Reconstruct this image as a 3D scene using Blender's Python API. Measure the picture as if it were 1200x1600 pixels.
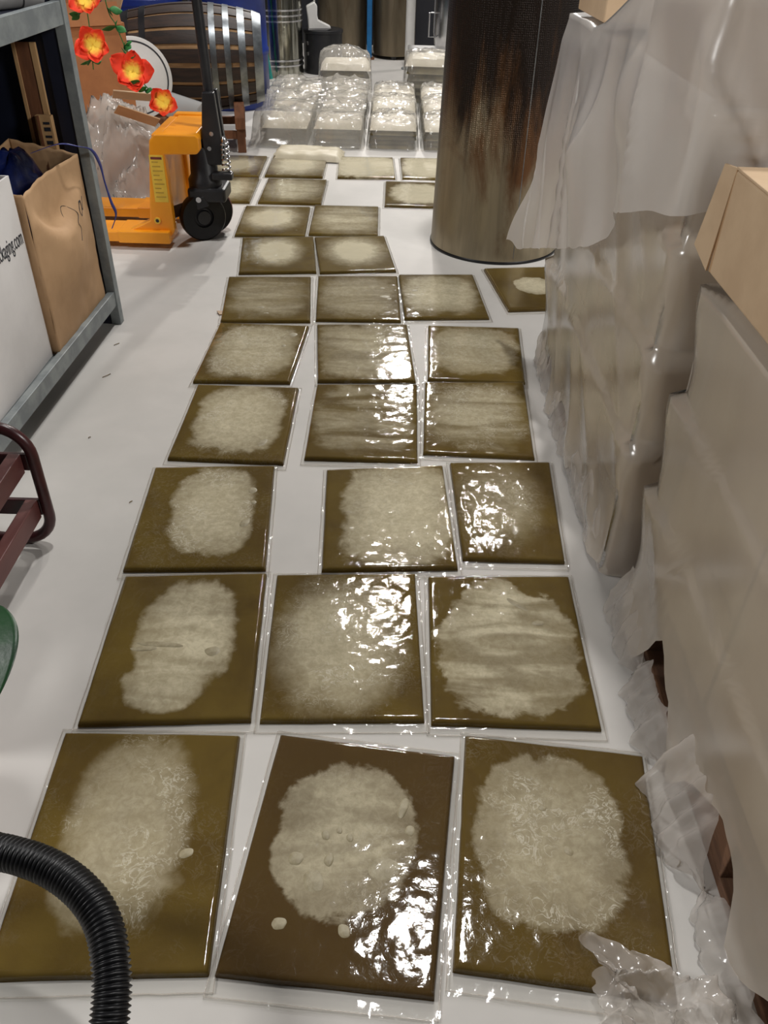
import bpy, bmesh, math, random
import numpy as np
from mathutils import Vector, Matrix, noise, Euler

for o in list(bpy.data.objects): bpy.data.objects.remove(o)
SC = bpy.context.scene
COL = SC.collection
R = math.radians

# ------------------------------------------------------------------ camera, light, exposure
H = 1.31
cam_d = bpy.data.cameras.new('camera'); cam = bpy.data.objects.new('camera', cam_d); COL.objects.link(cam)
cam_d.sensor_fit = 'HORIZONTAL'; cam_d.sensor_width = 36.0; cam_d.lens = 1270.0/1200.0*36.0
cam_d.clip_start = .02
pitch, roll = R(37.387), R(1.594)
cam.matrix_world = Matrix.Translation((0, 0, H)) @ Matrix.Rotation(math.pi/2-pitch, 4, 'X') @ Matrix.Rotation(roll, 4, 'Z')
SC.camera = cam
SC.view_settings.view_transform = 'Standard'; SC.view_settings.look = 'None'
SC.view_settings.gamma = 1.0; SC.view_settings.use_curve_mapping = False
SC.view_settings.exposure = -.1
w = bpy.data.worlds.new('world'); SC.world = w; w.use_nodes = True
w.node_tree.nodes['Background'].inputs[0].default_value = (.9, .95, 1, 1)
w.node_tree.nodes['Background'].inputs[1].default_value = .03

def area(name, loc, sx, sy, power, col=(1, .965, .92)):
    d = bpy.data.lights.new(name, 'AREA'); d.shape = 'RECTANGLE'; d.size = sx; d.size_y = sy
    d.energy = power; d.color = col
    o = bpy.data.objects.new(name, d); COL.objects.link(o); o.location = loc
    return o
WHITE = (1, .985, .965)
area('ceiling_lamp_light', (.3, 13.8, 6.0), .28, .28, 800)
area('ceiling_lamp_light', (1.45, 9.3, 6.0), .36, .36, 80)
area('ceiling_lamp_light', (.05, 7.6, 6.0), .36, .36, 150)
area('ceiling_lamp_light', (.45, 3.4, 6.0), .28, .28, 165, WHITE)
# two added fill lights at the sides, aimed to brighten the vertical faces
for x_, p_ in ((-3.4, 98), (3.4, 122)):
    o_ = area('side_fill_light', (x_, .6, 3.0), .8, .8, p_, WHITE)
    o_.rotation_euler = (Vector((-.6 if x_ > 0 else .6, 2.2, .5))-Vector((x_, .6, 3.0))).to_track_quat('-Z', 'Y').to_euler()

# ------------------------------------------------------------------ helpers
def finish(o, parent=None, label=None, cat=None, group=None, kind=None):
    COL.objects.link(o)
    if parent is not None: o.parent = parent
    if label: o['label'] = label
    if cat: o['category'] = cat
    if group: o['group'] = group
    if kind: o['kind'] = kind
    return o

def empty(name, label, cat, loc=(0, 0, 0), rz=0, group=None):
    o = bpy.data.objects.new(name, None); o.empty_display_size = .05
    o.location = loc; o.rotation_euler = (0, 0, rz)
    return finish(o, None, label, cat, group)

class MB:
    def __init__(s): s.v = []; s.f = []
    def add(s, V, F):
        n = len(s.v); s.v += [tuple(p) for p in V]; s.f += [tuple(i+n for i in f) for f in F]; return s
    def box(s, c, d, rot=None):
        x, y, z = [k/2 for k in d]
        V = [Vector(p) for p in ((-x,-y,-z),(x,-y,-z),(x,y,-z),(-x,y,-z),(-x,-y,z),(x,-y,z),(x,y,z),(-x,y,z))]
        if rot is not None:
            m = Euler(rot).to_matrix(); V = [m @ p for p in V]
        V = [p+Vector(c) for p in V]
        return s.add(V, [(0,3,2,1),(4,5,6,7),(0,1,5,4),(1,2,6,5),(2,3,7,6),(3,0,4,7)])
    def bx(s, x0, x1, y0, y1, z0, z1): return s.box(((x0+x1)/2,(y0+y1)/2,(z0+z1)/2),(x1-x0,y1-y0,z1-z0))
    def tube(s, path, r, n=12, closed=False, caps=True):
        P = [Vector(p) for p in path]; m = len(P); rs = r if hasattr(r, '__len__') else [r]*m
        T = []
        for i in range(m):
            a = P[(i-1) % m] if (closed or i > 0) else P[0]; b = P[(i+1) % m] if (closed or i < m-1) else P[-1]
            T.append((b-a).normalized())
        up = Vector((0, 0, 1)) if abs(T[0].z) < .9 else Vector((1, 0, 0))
        N = (up - T[0]*up.dot(T[0])).normalized(); V = []; F = []
        for i in range(m):
            N = (N - T[i]*N.dot(T[i])).normalized(); Bn = T[i].cross(N)
            for k in range(n):
                a = 2*math.pi*k/n; V.append(P[i]+(N*math.cos(a)+Bn*math.sin(a))*rs[i])
        for i in range(m if closed else m-1):
            j = (i+1) % m
            for k in range(n): F.append((i*n+k, i*n+(k+1) % n, j*n+(k+1) % n, j*n+k))
        if caps and not closed:
            F.append(tuple(reversed(range(n)))); F.append(tuple((m-1)*n+k for k in range(n)))
        return s.add(V, F)
    def lathe(s, prof, n=32, c=(0, 0, 0), axis='Z', a0=0, a1=2*math.pi):
        full = abs(a1-a0-2*math.pi) < 1e-6; V = []; F = []; m = len(prof); nn = n if full else n+1
        for k in range(nn):
            a = a0+(a1-a0)*k/n
            for r_, z in prof:
                p = (r_*math.cos(a), r_*math.sin(a), z)
                if axis == 'X': p = (z, r_*math.cos(a), r_*math.sin(a))
                if axis == 'Y': p = (r_*math.cos(a), z, -r_*math.sin(a))
                V.append((p[0]+c[0], p[1]+c[1], p[2]+c[2]))
        for k in range(n):
            q = (k+1) % nn
            for i in range(m-1): F.append((k*m+i, q*m+i, q*m+i+1, k*m+i+1))
        return s.add(V, F)
    def grid(s, nx, ny, fn):
        V = [fn(i/(nx-1), j/(ny-1)) for j in range(ny) for i in range(nx)]
        F = [(j*nx+i, j*nx+i+1, (j+1)*nx+i+1, (j+1)*nx+i) for j in range(ny-1) for i in range(nx-1)]
        return s.add(V, F)
    def prism(s, poly, z0, z1, M=None):
        n = len(poly); V = [Vector((x, y, z0)) for x, y in poly]+[Vector((x, y, z1)) for x, y in poly]
        if M is not None: V = [M @ p for p in V]
        return s.add(V, [tuple(reversed(range(n))), tuple(range(n, 2*n))]+[(i, (i+1) % n, n+(i+1) % n, n+i) for i in range(n)])
    def mesh(s, name, mat, smooth=None):
        me = bpy.data.meshes.new(name); me.from_pydata(s.v, [], s.f); me.update()
        if mat: me.materials.append(mat)
        bm = bmesh.new(); bm.from_mesh(me); bmesh.ops.recalc_face_normals(bm, faces=bm.faces); 
        if any(e.is_boundary for e in bm.edges) and sum(f.normal.z*f.calc_area() for f in bm.faces) < 0: bmesh.ops.reverse_faces(bm, faces=bm.faces)
        bm.to_mesh(me); bm.free()
        if smooth:
            for p in me.polygons: p.use_smooth = True
            if smooth is not True: me.set_sharp_from_angle(angle=R(smooth))
        return me
    def build(s, name, mat, parent=None, smooth=None, bevel=0, loc=(0,0,0), rot=(0,0,0), solid=0, **kw):
        o = bpy.data.objects.new(name, s.mesh(name, mat, smooth)); o.location = loc; o.rotation_euler = rot
        if solid:
            m = o.modifiers.new('thickness', 'SOLIDIFY'); m.thickness = solid; m.offset = 0
        if bevel:
            m = o.modifiers.new('bevel', 'BEVEL'); m.width = bevel; m.segments = 2; m.limit_method = 'ANGLE'
        return finish(o, parent, **kw)

def nz(x, y=0, z=0): return noise.noise((x, y, z))
def fbm(x, y, z, o=4): return noise.fractal((x, y, z), 1.0, 2.0, o)
def sm(a, b, x):
    t = min(1, max(0, (x-a)/(b-a))); return t*t*(3-2*t)
def interp(x, xs, ys): return float(np.interp(x, xs, ys))
def spline(pts, n):
    P = [Vector(p) for p in pts]; P = [2*P[0]-P[1]]+P+[2*P[-1]-P[-2]]; out = []
    seg = len(P)-3
    for i in range(n):
        t = i/(n-1)*seg; k = min(int(t), seg-1); u = t-k
        a, b, c, d = P[k:k+4]
        out.append(.5*((2*b)+(c-a)*u+(2*a-5*b+4*c-d)*u*u+(3*b-a-3*c+d)*u**3))
    return out

# ------------------------------------------------------------------ materials
def mat_new(name):
    m = bpy.data.materials.new(name); m.use_nodes = True; nt = m.node_tree; nt.nodes.clear()
    out = nt.nodes.new('ShaderNodeOutputMaterial'); return m, nt, out
def N(nt, t, **kw):
    n = nt.nodes.new(t)
    for k, v in kw.items():
        if k.startswith('i_'):
            n.inputs[k[2:].replace('_', ' ')].default_value = v
        else: setattr(n, k, v)
    return n
def C(c): return (c[0], c[1], c[2], 1)
def srgb(r, g, b):
    f = lambda v: (v/255/12.92) if v <= 10 else ((v/255+.055)/1.055)**2.4
    return (f(r), f(g), f(b))
def math_n(nt, op, a, b=None, clamp=False):
    n = nt.nodes.new('ShaderNodeMath'); n.operation = op; n.use_clamp = clamp
    for i, v in enumerate((a, b)):
        if v is None: continue
        if isinstance(v, (int, float)): n.inputs[i].default_value = v
        else: nt.links.new(v, n.inputs[i])
    return n.outputs[0]
def mixc(nt, fac, a, b):
    n = nt.nodes.new('ShaderNodeMix'); n.data_type = 'RGBA'
    for k, v in ((0, fac), (6, a), (7, b)):
        if isinstance(v, (int, float)): n.inputs[k].default_value = v
        elif isinstance(v, tuple): n.inputs[k].default_value = C(v)
        else: nt.links.new(v, n.inputs[k])
    return n.outputs[2]
def ramp(nt, v, a, b):
    n = nt.nodes.new('ShaderNodeMapRange'); n.interpolation_type = 'SMOOTHSTEP'
    nt.links.new(v, n.inputs[0])
    for k, q in ((1, a), (2, b)):
        if isinstance(q, (int, float)): n.inputs[k].default_value = q
        else: nt.links.new(q, n.inputs[k])
    return n.outputs[0]
def coords(nt, scale=(1, 1, 1), kind='Object'):
    tc = nt.nodes.new('ShaderNodeTexCoord'); mp = nt.nodes.new('ShaderNodeMapping')
    mp.inputs['Scale'].default_value = scale; nt.links.new(tc.outputs[kind], mp.inputs[0]); return mp.outputs[0]
def noise_n(nt, vec, scale, detail=4, rough=.5, dist=0):
    n = nt.nodes.new('ShaderNodeTexNoise'); nt.links.new(vec, n.inputs['Vector'])
    n.inputs['Scale'].default_value = scale; n.inputs['Detail'].default_value = detail
    n.inputs['Roughness'].default_value = rough; n.inputs['Distortion'].default_value = dist
    return n.outputs[0]
def bump_n(nt, h, strength=.2, dist=.01):
    n = nt.nodes.new('ShaderNodeBump'); n.inputs['Strength'].default_value = strength; n.inputs['Distance'].default_value = dist
    nt.links.new(h, n.inputs['Height']); return n.outputs[0]

def pmat(name, c1, c2=None, rough=.6, metal=0, scale=8, stretch=(1, 1, 1), bump=.1, bscale=None, spec=.5, lo=.35, hi=.65, coat=0):
    m, nt, out = mat_new(name); p = N(nt, 'ShaderNodeBsdfPrincipled')
    v = coords(nt, stretch); c2 = c2 or tuple(k*.8 for k in c1)
    n = noise_n(nt, v, scale, 5, .6)
    nt.links.new(mixc(nt, ramp(nt, n, lo, hi), c1, c2), p.inputs['Base Color'])
    p.inputs['Roughness'].default_value = rough; p.inputs['Metallic'].default_value = metal
    p.inputs['Specular IOR Level'].default_value = spec; p.inputs['Coat Weight'].default_value = coat
    if bump: nt.links.new(bump_n(nt, noise_n(nt, v, bscale or scale*4, 4), bump, .005), p.inputs['Normal'])
    nt.links.new(p.outputs[0], out.inputs[0]); return m

def film_mat(name, haze=.1, col=(.8, .8, .8), rough=.08, bscale=60, bstr=.3, ior=1.6, trans=.4, dist=1.0, gain=1.0, tint=(.98,.98,.97), bstretch=(1,1,1), hvar=0.0):
    """thin plastic film: clear + milky haze + sharp reflection"""
    m, nt, out = mat_new(name); L = nt.links.new
    v = coords(nt, bstretch); nn = noise_n(nt, v, bscale, 3, .55, dist)
    b = bump_n(nt, nn, bstr, .004)
    tr = N(nt, 'ShaderNodeBsdfTransparent'); tr.inputs[0].default_value = C(tint)
    df = N(nt, 'ShaderNodeBsdfDiffuse'); df.inputs[0].default_value = C(col); L(b, df.inputs['Normal'])
    tl = N(nt, 'ShaderNodeBsdfTranslucent'); tl.inputs[0].default_value = C(col)
    m1 = N(nt, 'ShaderNodeMixShader'); m1.inputs[0].default_value = trans; L(df.outputs[0], m1.inputs[1]); L(tl.outputs[0], m1.inputs[2])
    m2 = N(nt, 'ShaderNodeMixShader'); m2.inputs[0].default_value = haze
    if hvar:
        h = noise_n(nt, v, bscale*.12, 4, .6, .6)
        L(math_n(nt, 'ADD', math_n(nt, 'MULTIPLY', math_n(nt, 'SUBTRACT', h, .5), hvar*2), haze, True), m2.inputs[0])
    L(tr.outputs[0], m2.inputs[1]); L(m1.outputs[0], m2.inputs[2])
    gl = N(nt, 'ShaderNodeBsdfGlossy'); gl.inputs['Roughness'].default_value = rough; L(b, gl.inputs['Normal'])
    lw = N(nt, 'ShaderNodeLayerWeight'); lw.inputs[0].default_value = .5; L(b, lw.inputs['Normal'])
    f0 = ((ior-1)/(ior+1))**2
    fz = math_n(nt, 'ADD', math_n(nt, 'MULTIPLY', math_n(nt, 'POWER', lw.outputs['Facing'], 5.0), 1-f0), f0)
    m3 = N(nt, 'ShaderNodeMixShader'); L(math_n(nt, 'MULTIPLY', fz, gain, True), m3.inputs[0])
    L(m2.outputs[0], m3.inputs[1]); L(gl.outputs[0], m3.inputs[2]); L(m3.outputs[0], out.inputs[0])
    return m

M = {}
M['floor'] = pmat('painted_floor', srgb(210, 206, 201), srgb(198, 195, 190), rough=.55, scale=1.6, bump=.03, bscale=30, spec=.18)
M['wall'] = pmat('dark_wall', (.025, .026, .032), (.018, .018, .024), rough=.8, scale=1)
M['wall2'] = pmat('grey_wall', (.08, .08, .082), (.065, .065, .067), rough=.8, scale=1)
M['ceil'] = pmat('ceiling_paint', (.07, .07, .072), (.06, .06, .062), rough=.9, scale=1)
M['kraft'] = pmat('kraft_card', srgb(186, 150, 112), srgb(172, 137, 100), rough=.75, scale=5, bump=.08, bscale=60)
M['kraft_pale'] = pmat('pale_card', srgb(205, 178, 145), srgb(192, 164, 132), rough=.75, scale=5, bump=.06, bscale=60)
M['kraft_red'] = pmat('reddish_card', srgb(170, 110, 65), srgb(150, 95, 55), rough=.75, scale=4, bump=.06, bscale=60)
M['kraft_dim'] = pmat('carton_in_wrap', srgb(176, 152, 122), srgb(158, 136, 108), rough=.8, scale=4)
M['white_card'] = pmat('white_card', srgb(225, 222, 220), srgb(212, 209, 207), rough=.6, scale=3, bump=.03)
M['ink'] = pmat('dark_ink', (.02, .022, .03), rough=.6, bump=0)
M['steel_grey'] = pmat('galvanised_steel', srgb(150, 156, 156), srgb(126, 132, 134), rough=.5, metal=.35, scale=14, bump=.04)
M['navy'] = pmat('navy_paint_and_shade', srgb(26, 30, 48), srgb(20, 24, 40), rough=.5)  # navy deck colour, also shade in the post recess and rack interior
M['wood'] = pmat('pallet_wood', srgb(122, 88, 64), srgb(88, 62, 46), rough=.8, scale=6, stretch=(6, 1, 6), bump=.3)
M['wood_tan'] = pmat('tan_wood', srgb(196, 158, 112), srgb(176, 138, 95), rough=.75, scale=5, stretch=(6, 6, 1), bump=.15)
M['wood_brown'] = pmat('brown_wood', srgb(128, 82, 52), srgb(104, 66, 42), rough=.75, scale=5, stretch=(6, 6, 1), bump=.15)
M['stave'] = pmat('dark_oak_stave', srgb(58, 42, 34), srgb(42, 32, 28), rough=.55, scale=7, stretch=(1, 8, 8), bump=.2)
M['stave_gap'] = pmat('pale_oak', srgb(178, 140, 98), srgb(150, 116, 80), rough=.7, scale=7, stretch=(1, 8, 8), bump=.2)
M['hoop'] = pmat('hoop_steel', srgb(150, 155, 158), srgb(110, 114, 118), rough=.35, metal=.9, scale=10, bump=.05)
M['orange'] = pmat('orange_enamel', srgb(248, 160, 22), srgb(240, 150, 18), rough=.35, scale=5, bump=.02, spec=.6)
M['black'] = pmat('black_metal', (.012, .012, .014), (.02, .02, .022), rough=.38, scale=12, bump=.03)
M['rubber'] = pmat('black_rubber', (.005, .005, .006), (.009, .009, .010), rough=.36, scale=20, bump=.05, spec=.35)
M['chrome'] = pmat('bright_steel', (.75, .75, .76), (.6, .6, .62), rough=.22, metal=1, scale=6, bump=.02)
M['redrim'] = pmat('red_wheel_rim', srgb(135, 62, 52), srgb(110, 50, 44), rough=.5, scale=10)
M['sticker'] = pmat('yellow_sticker', srgb(238, 196, 70), srgb(228, 186, 64), rough=.5, scale=30, bump=0)
M['print'] = pmat('sticker_print', srgb(196, 154, 56), rough=.6, bump=0)
M['blue'] = pmat('blue_plastic', srgb(22, 52, 140), srgb(16, 40, 112), rough=.4, scale=4, bump=.05)
M['blue_bag'] = pmat('navy_bag_plastic', srgb(22, 34, 86), srgb(12, 16, 40), rough=.22, scale=5, bump=.35, bscale=9)
M['blue_strap'] = pmat('blue_strap', srgb(26, 36, 110), rough=.5, bump=0)
M['blue_rail'] = pmat('blue_painted_post', srgb(20, 110, 170), srgb(16, 96, 152), rough=.4, bump=.02)
M['teal'] = pmat('teal_plastic', srgb(40, 150, 140), srgb(30, 130, 122), rough=.4, bump=.02)
M['cart'] = pmat('dark_red_enamel', srgb(66, 26, 28), srgb(48, 20, 22), rough=.32, scale=14, bump=.06)
M['cart_rail'] = pmat('worn_red_enamel', srgb(96, 54, 50), srgb(76, 40, 38), rough=.45, scale=9, stretch=(1, .3, 1), bump=.08)
M['leaf'] = pmat('green_leaf', srgb(14, 46, 22), srgb(22, 60, 28), rough=.4, scale=20, bump=.1)
M['vein'] = pmat('leaf_vein', srgb(150, 176, 70), rough=.5, bump=0)
M['garland_leaf'] = pmat('silk_leaf', srgb(40, 120, 46), srgb(30, 92, 40), rough=.7, scale=20, bump=.1)
M['petal_red'] = pmat('red_petal', srgb(240, 62, 20), srgb(224, 40, 22), rough=.7, scale=20, bump=.1)
M['petal'] = None
M['petal_yel'] = pmat('yellow_petal', srgb(255, 214, 70), srgb(252, 190, 40), rough=.7, scale=20, bump=.1)
def petal_mat():
    m, nt, out = mat_new('silk_petal'); p = N(nt, 'ShaderNodeBsdfPrincipled'); v = coords(nt)
    ln = N(nt, 'ShaderNodeVectorMath'); ln.operation = 'LENGTH'; nt.links.new(v, ln.inputs[0])
    r_ = math_n(nt, 'ADD', ln.outputs['Value'], math_n(nt, 'MULTIPLY', math_n(nt, 'SUBTRACT', noise_n(nt, v, 60, 3), .5), .03))
    nt.links.new(mixc(nt, ramp(nt, r_, .02, .052), srgb(255, 214, 74), srgb(240, 58, 22)), p.inputs['Base Color'])
    p.inputs['Roughness'].default_value = .7; nt.links.new(p.outputs[0], out.inputs[0]); return m
M['petal'] = petal_mat()
M['terracotta'] = pmat('terracotta', srgb(160, 92, 64), rough=.8)
M['white'] = pmat('white_plastic', srgb(226, 224, 220), srgb(214, 212, 208), rough=.4, scale=4, bump=.03)
M['grey_pipe'] = pmat('grey_plastic', srgb(150, 148, 145), srgb(130, 128, 126), rough=.5, bump=.05)
M['cream'] = pmat('cream_slab', srgb(214, 204, 180), srgb(198, 188, 162), rough=.5, scale=9, bump=.1)
M['pack'] = pmat('stacked_slab', srgb(112, 98, 58), srgb(78, 68, 40), rough=.5, scale=10, bump=.3, bscale=20)
M['pack_top'] = pmat('glare_white_slab', srgb(222, 214, 200), srgb(196, 187, 168), rough=.55, scale=7, bump=.3, bscale=14)  # whitish film glare and haze painted onto the top slab
M['darkstain'] = pmat('dry_leaf_bit', srgb(120, 100, 60), rough=.9)
M['tape'] = pmat('brown_tape', srgb(150, 110, 55), rough=.5)
M['bubble'] = pmat('air_pocket', srgb(172, 161, 132), srgb(146, 134, 102), rough=.45, scale=40, bump=.15)

def tank_mat(name, light, dark, rust, rough=.36, zs=1.0, metal=.75):
    m, nt, out = mat_new(name); L = nt.links.new; p = N(nt, 'ShaderNodeBsdfPrincipled')
    v = coords(nt, (6, 6, .7)); v2 = coords(nt, (2.2, 2.2, 1.1)); v3 = coords(nt)
    n1 = noise_n(nt, v, 1.5, 6, .65, .4); n2 = noise_n(nt, v2, 1.5, 6, .6, 1)
    sx = N(nt, 'ShaderNodeSeparateXYZ'); L(v3, sx.inputs[0])
    hz = math_n(nt, 'MULTIPLY', sx.outputs[2], zs)
    c = mixc(nt, ramp(nt, n1, .38, .62), light, tuple(k*.72 for k in light))
    s = math_n(nt, 'ADD', n2, math_n(nt, 'SUBTRACT', math_n(nt, 'MULTIPLY', hz, .55), .2))
    c = mixc(nt, ramp(nt, s, .42, .66), c, rust)
    s2 = math_n(nt, 'ADD', n1, math_n(nt, 'SUBTRACT', math_n(nt, 'MULTIPLY', hz, .5), .22))
    c = mixc(nt, ramp(nt, s2, .5, .72), c, dark)
    L(c, p.inputs['Base Color']); p.inputs['Metallic'].default_value = metal
    n3 = noise_n(nt, v, 3, 4)
    rr = N(nt, 'ShaderNodeMapRange'); L(n3, rr.inputs[0]); rr.inputs[3].default_value = rough-.1; rr.inputs[4].default_value = rough+.18
    L(rr.outputs[0], p.inputs['Roughness'])
    # pressed dimples of the cooling jacket, higher up
    vo = N(nt, 'ShaderNodeTexVoronoi'); L(coords(nt, (26, 26, 26)), vo.inputs['Vector']); vo.inputs['Randomness'].default_value = .25
    up = ramp(nt, hz, .32, .6); hgt = math_n(nt, 'MULTIPLY', ramp(nt, vo.outputs[0], 0, .6), up)
    L(bump_n(nt, hgt, .5, .006), p.inputs['Normal']); L(p.outputs[0], out.inputs[0]); return m
M['tank'] = tank_mat('stained_steel', srgb(160, 148, 124), srgb(40, 32, 28), srgb(104, 72, 46))
M['tank2'] = tank_mat('dull_tank_steel', srgb(132, 120, 100), srgb(36, 32, 30), srgb(92, 76, 58), zs=.6)
M['glass_steel'] = pmat('polished_tank_steel', srgb(190, 190, 180), srgb(120, 118, 104), rough=.14, metal=1, scale=5, stretch=(8, 8, .5), bump=.1, bscale=4)

# gel slab: olive gel with pale frost under the film
def gel_mat():
    m, nt, out = mat_new('olive_gel'); L = nt.links.new; p = N(nt, 'ShaderNodeBsdfPrincipled')
    def at(n): a = N(nt, 'ShaderNodeAttribute'); a.attribute_name = n; return a.outputs['Fac']
    frost, fiber, tone, soft, strength, seed, wave = [at(k) for k in ('frost', 'fiber', 'tone', 'soft', 'strength', 'seed', 'wave')]
    tc = N(nt, 'ShaderNodeTexCoord'); cb = N(nt, 'ShaderNodeCombineXYZ'); L(seed, cb.inputs[2])
    va = N(nt, 'ShaderNodeVectorMath'); va.operation = 'ADD'; L(tc.outputs['Object'], va.inputs[0]); L(cb.outputs[0], va.inputs[1]); v = va.outputs[0]
    e = noise_n(nt, v, 16, 7, .62, .3)
    d = math_n(nt, 'ADD', frost, math_n(nt, 'MULTIPLY', math_n(nt, 'SUBTRACT', e, .5), .55))
    mask = ramp(nt, d, math_n(nt, 'MULTIPLY', soft, -1.0), soft)
    # broad smooth streaks
    mp = N(nt, 'ShaderNodeMapping'); L(v, mp.inputs[0]); mp.inputs['Rotation'].default_value = (0, 0, .45); mp.inputs['Scale'].default_value = (2.2, 9, 1)
    st = ramp(nt, noise_n(nt, mp.outputs[0], 1.6, 3, .5, .8), .34, .66)
    stv = math_n(nt, 'SUBTRACT', 1.0, math_n(nt, 'MULTIPLY', math_n(nt, 'SUBTRACT', 1.0, st), wave))
    # crinkle lines
    r1 = math_n(nt, 'ABSOLUTE', math_n(nt, 'SUBTRACT', noise_n(nt, v, 34, 3, .6, 1.6), .5))
    l1 = math_n(nt, 'SUBTRACT', 1.0, ramp(nt, r1, .0, .035))
    cl = ramp(nt, noise_n(nt, v, 9, 3, .5, 0), .42, .62)
    ln = math_n(nt, 'MULTIPLY', math_n(nt, 'MULTIPLY', l1, cl), fiber)
    gr = ramp(nt, noise_n(nt, v, 60, 5, .7, .5), .3, .75)
    inner = math_n(nt, 'MULTIPLY', math_n(nt, 'MULTIPLY', strength, stv), math_n(nt, 'ADD', .70, math_n(nt, 'MULTIPLY', gr, .38)))
    core = math_n(nt, 'ADD', .72, math_n(nt, 'MULTIPLY', ramp(nt, d, .0, .6), .42))
    fac = math_n(nt, 'MULTIPLY', mask, math_n(nt, 'MULTIPLY', inner, core), True)
    lnm = math_n(nt, 'MULTIPLY', ln, math_n(nt, 'ADD', .07, math_n(nt, 'MULTIPLY', mask, .6)), True)
    ol = mixc(nt, ramp(nt, noise_n(nt, v, 6, 4, .6, .4), .3, .7), srgb(106, 86, 28), srgb(88, 68, 19))
    ol = mixc(nt, tone, ol, srgb(72, 50, 17))
    c = mixc(nt, fac, ol, srgb(216, 206, 178)); c = mixc(nt, lnm, c, srgb(230, 224, 208))
    L(c, p.inputs['Base Color']); p.inputs['Roughness'].default_value = .6; p.inputs['Specular IOR Level'].default_value = .04
    L(bump_n(nt, math_n(nt, 'ADD', ln, gr), .12, .003), p.inputs['Normal'])
    L(p.outputs[0], out.inputs[0]); return m
M['gel'] = gel_mat()
M['bag_film'] = film_mat('vacuum_bag_film', haze=.02, col=(.85, .85, .83), rough=.06, bscale=64, bstr=.07, ior=1.5, dist=1.2, gain=1.15)
M['wrap'] = film_mat('stretch_wrap', haze=.62, col=srgb(226, 214, 198), rough=.22, bscale=7, bstr=.14, ior=1.5, trans=.25, dist=.6, bstretch=(1, 1, .3), hvar=.34, gain=1.8)
M['drape'] = film_mat('milky_sheet_film', haze=.66, col=srgb(236, 230, 224), rough=.3, bscale=7, bstr=.12, ior=1.5, trans=.4, hvar=.08)
M['scrap'] = film_mat('torn_film', haze=.42, col=srgb(240, 232, 224), rough=.15, bscale=24, bstr=.25, ior=1.5, trans=.4, hvar=.15)
M['stack_film'] = film_mat('crumpled_clear_film', haze=.25, col=srgb(240, 236, 228), rough=.09, bscale=15, bstr=.45, ior=1.5, trans=.3, hvar=.2)
M['cup'] = film_mat('frosted_cup', haze=.6, col=srgb(200, 200, 200), rough=.2, bscale=8, bstr=.05, ior=1.45)

# ------------------------------------------------------------------ the room
MB().bx(-4.2, 4.2, -4.2, 17, -.1, 0).build('floor', M['floor'], kind='structure', label='pale grey painted concrete floor')
MB().bx(-4.2, 4.2, 9.9, 10.0, 0, 2.3).build('dark_backdrop', M['wall'], kind='structure', label='low dark partition added to blacken the gaps behind the tanks')  # added so gaps between tanks stay black; low enough for lamplight to pass
MB().bx(-4.2, 4.2, 17.0, 17.1, 0, 6.4).build('wall_end', M['wall2'], kind='structure', label='grey end wall of the hall')
MB().bx(-4.3, -4.2, -4.2, 17.1, 0, 6.4).build('wall_left', M['wall'], kind='structure', label='dark side wall behind the rack')
MB().bx(4.2, 4.3, -4.2, 17.1, 0, 6.4).build('wall_right', M['wall2'], kind='structure', label='grey side wall behind the pallets')
MB().bx(-4.2, 4.2, -4.3, -4.2, 0, 6.4).build('wall_front', M['wall2'], kind='structure', label='grey wall at the near end of the hall')
MB().bx(-4.3, 4.3, -4.3, 17.1, 6.4, 6.5).build('ceiling', M['ceil'], kind='structure', label='grey ceiling of the hall')

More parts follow.
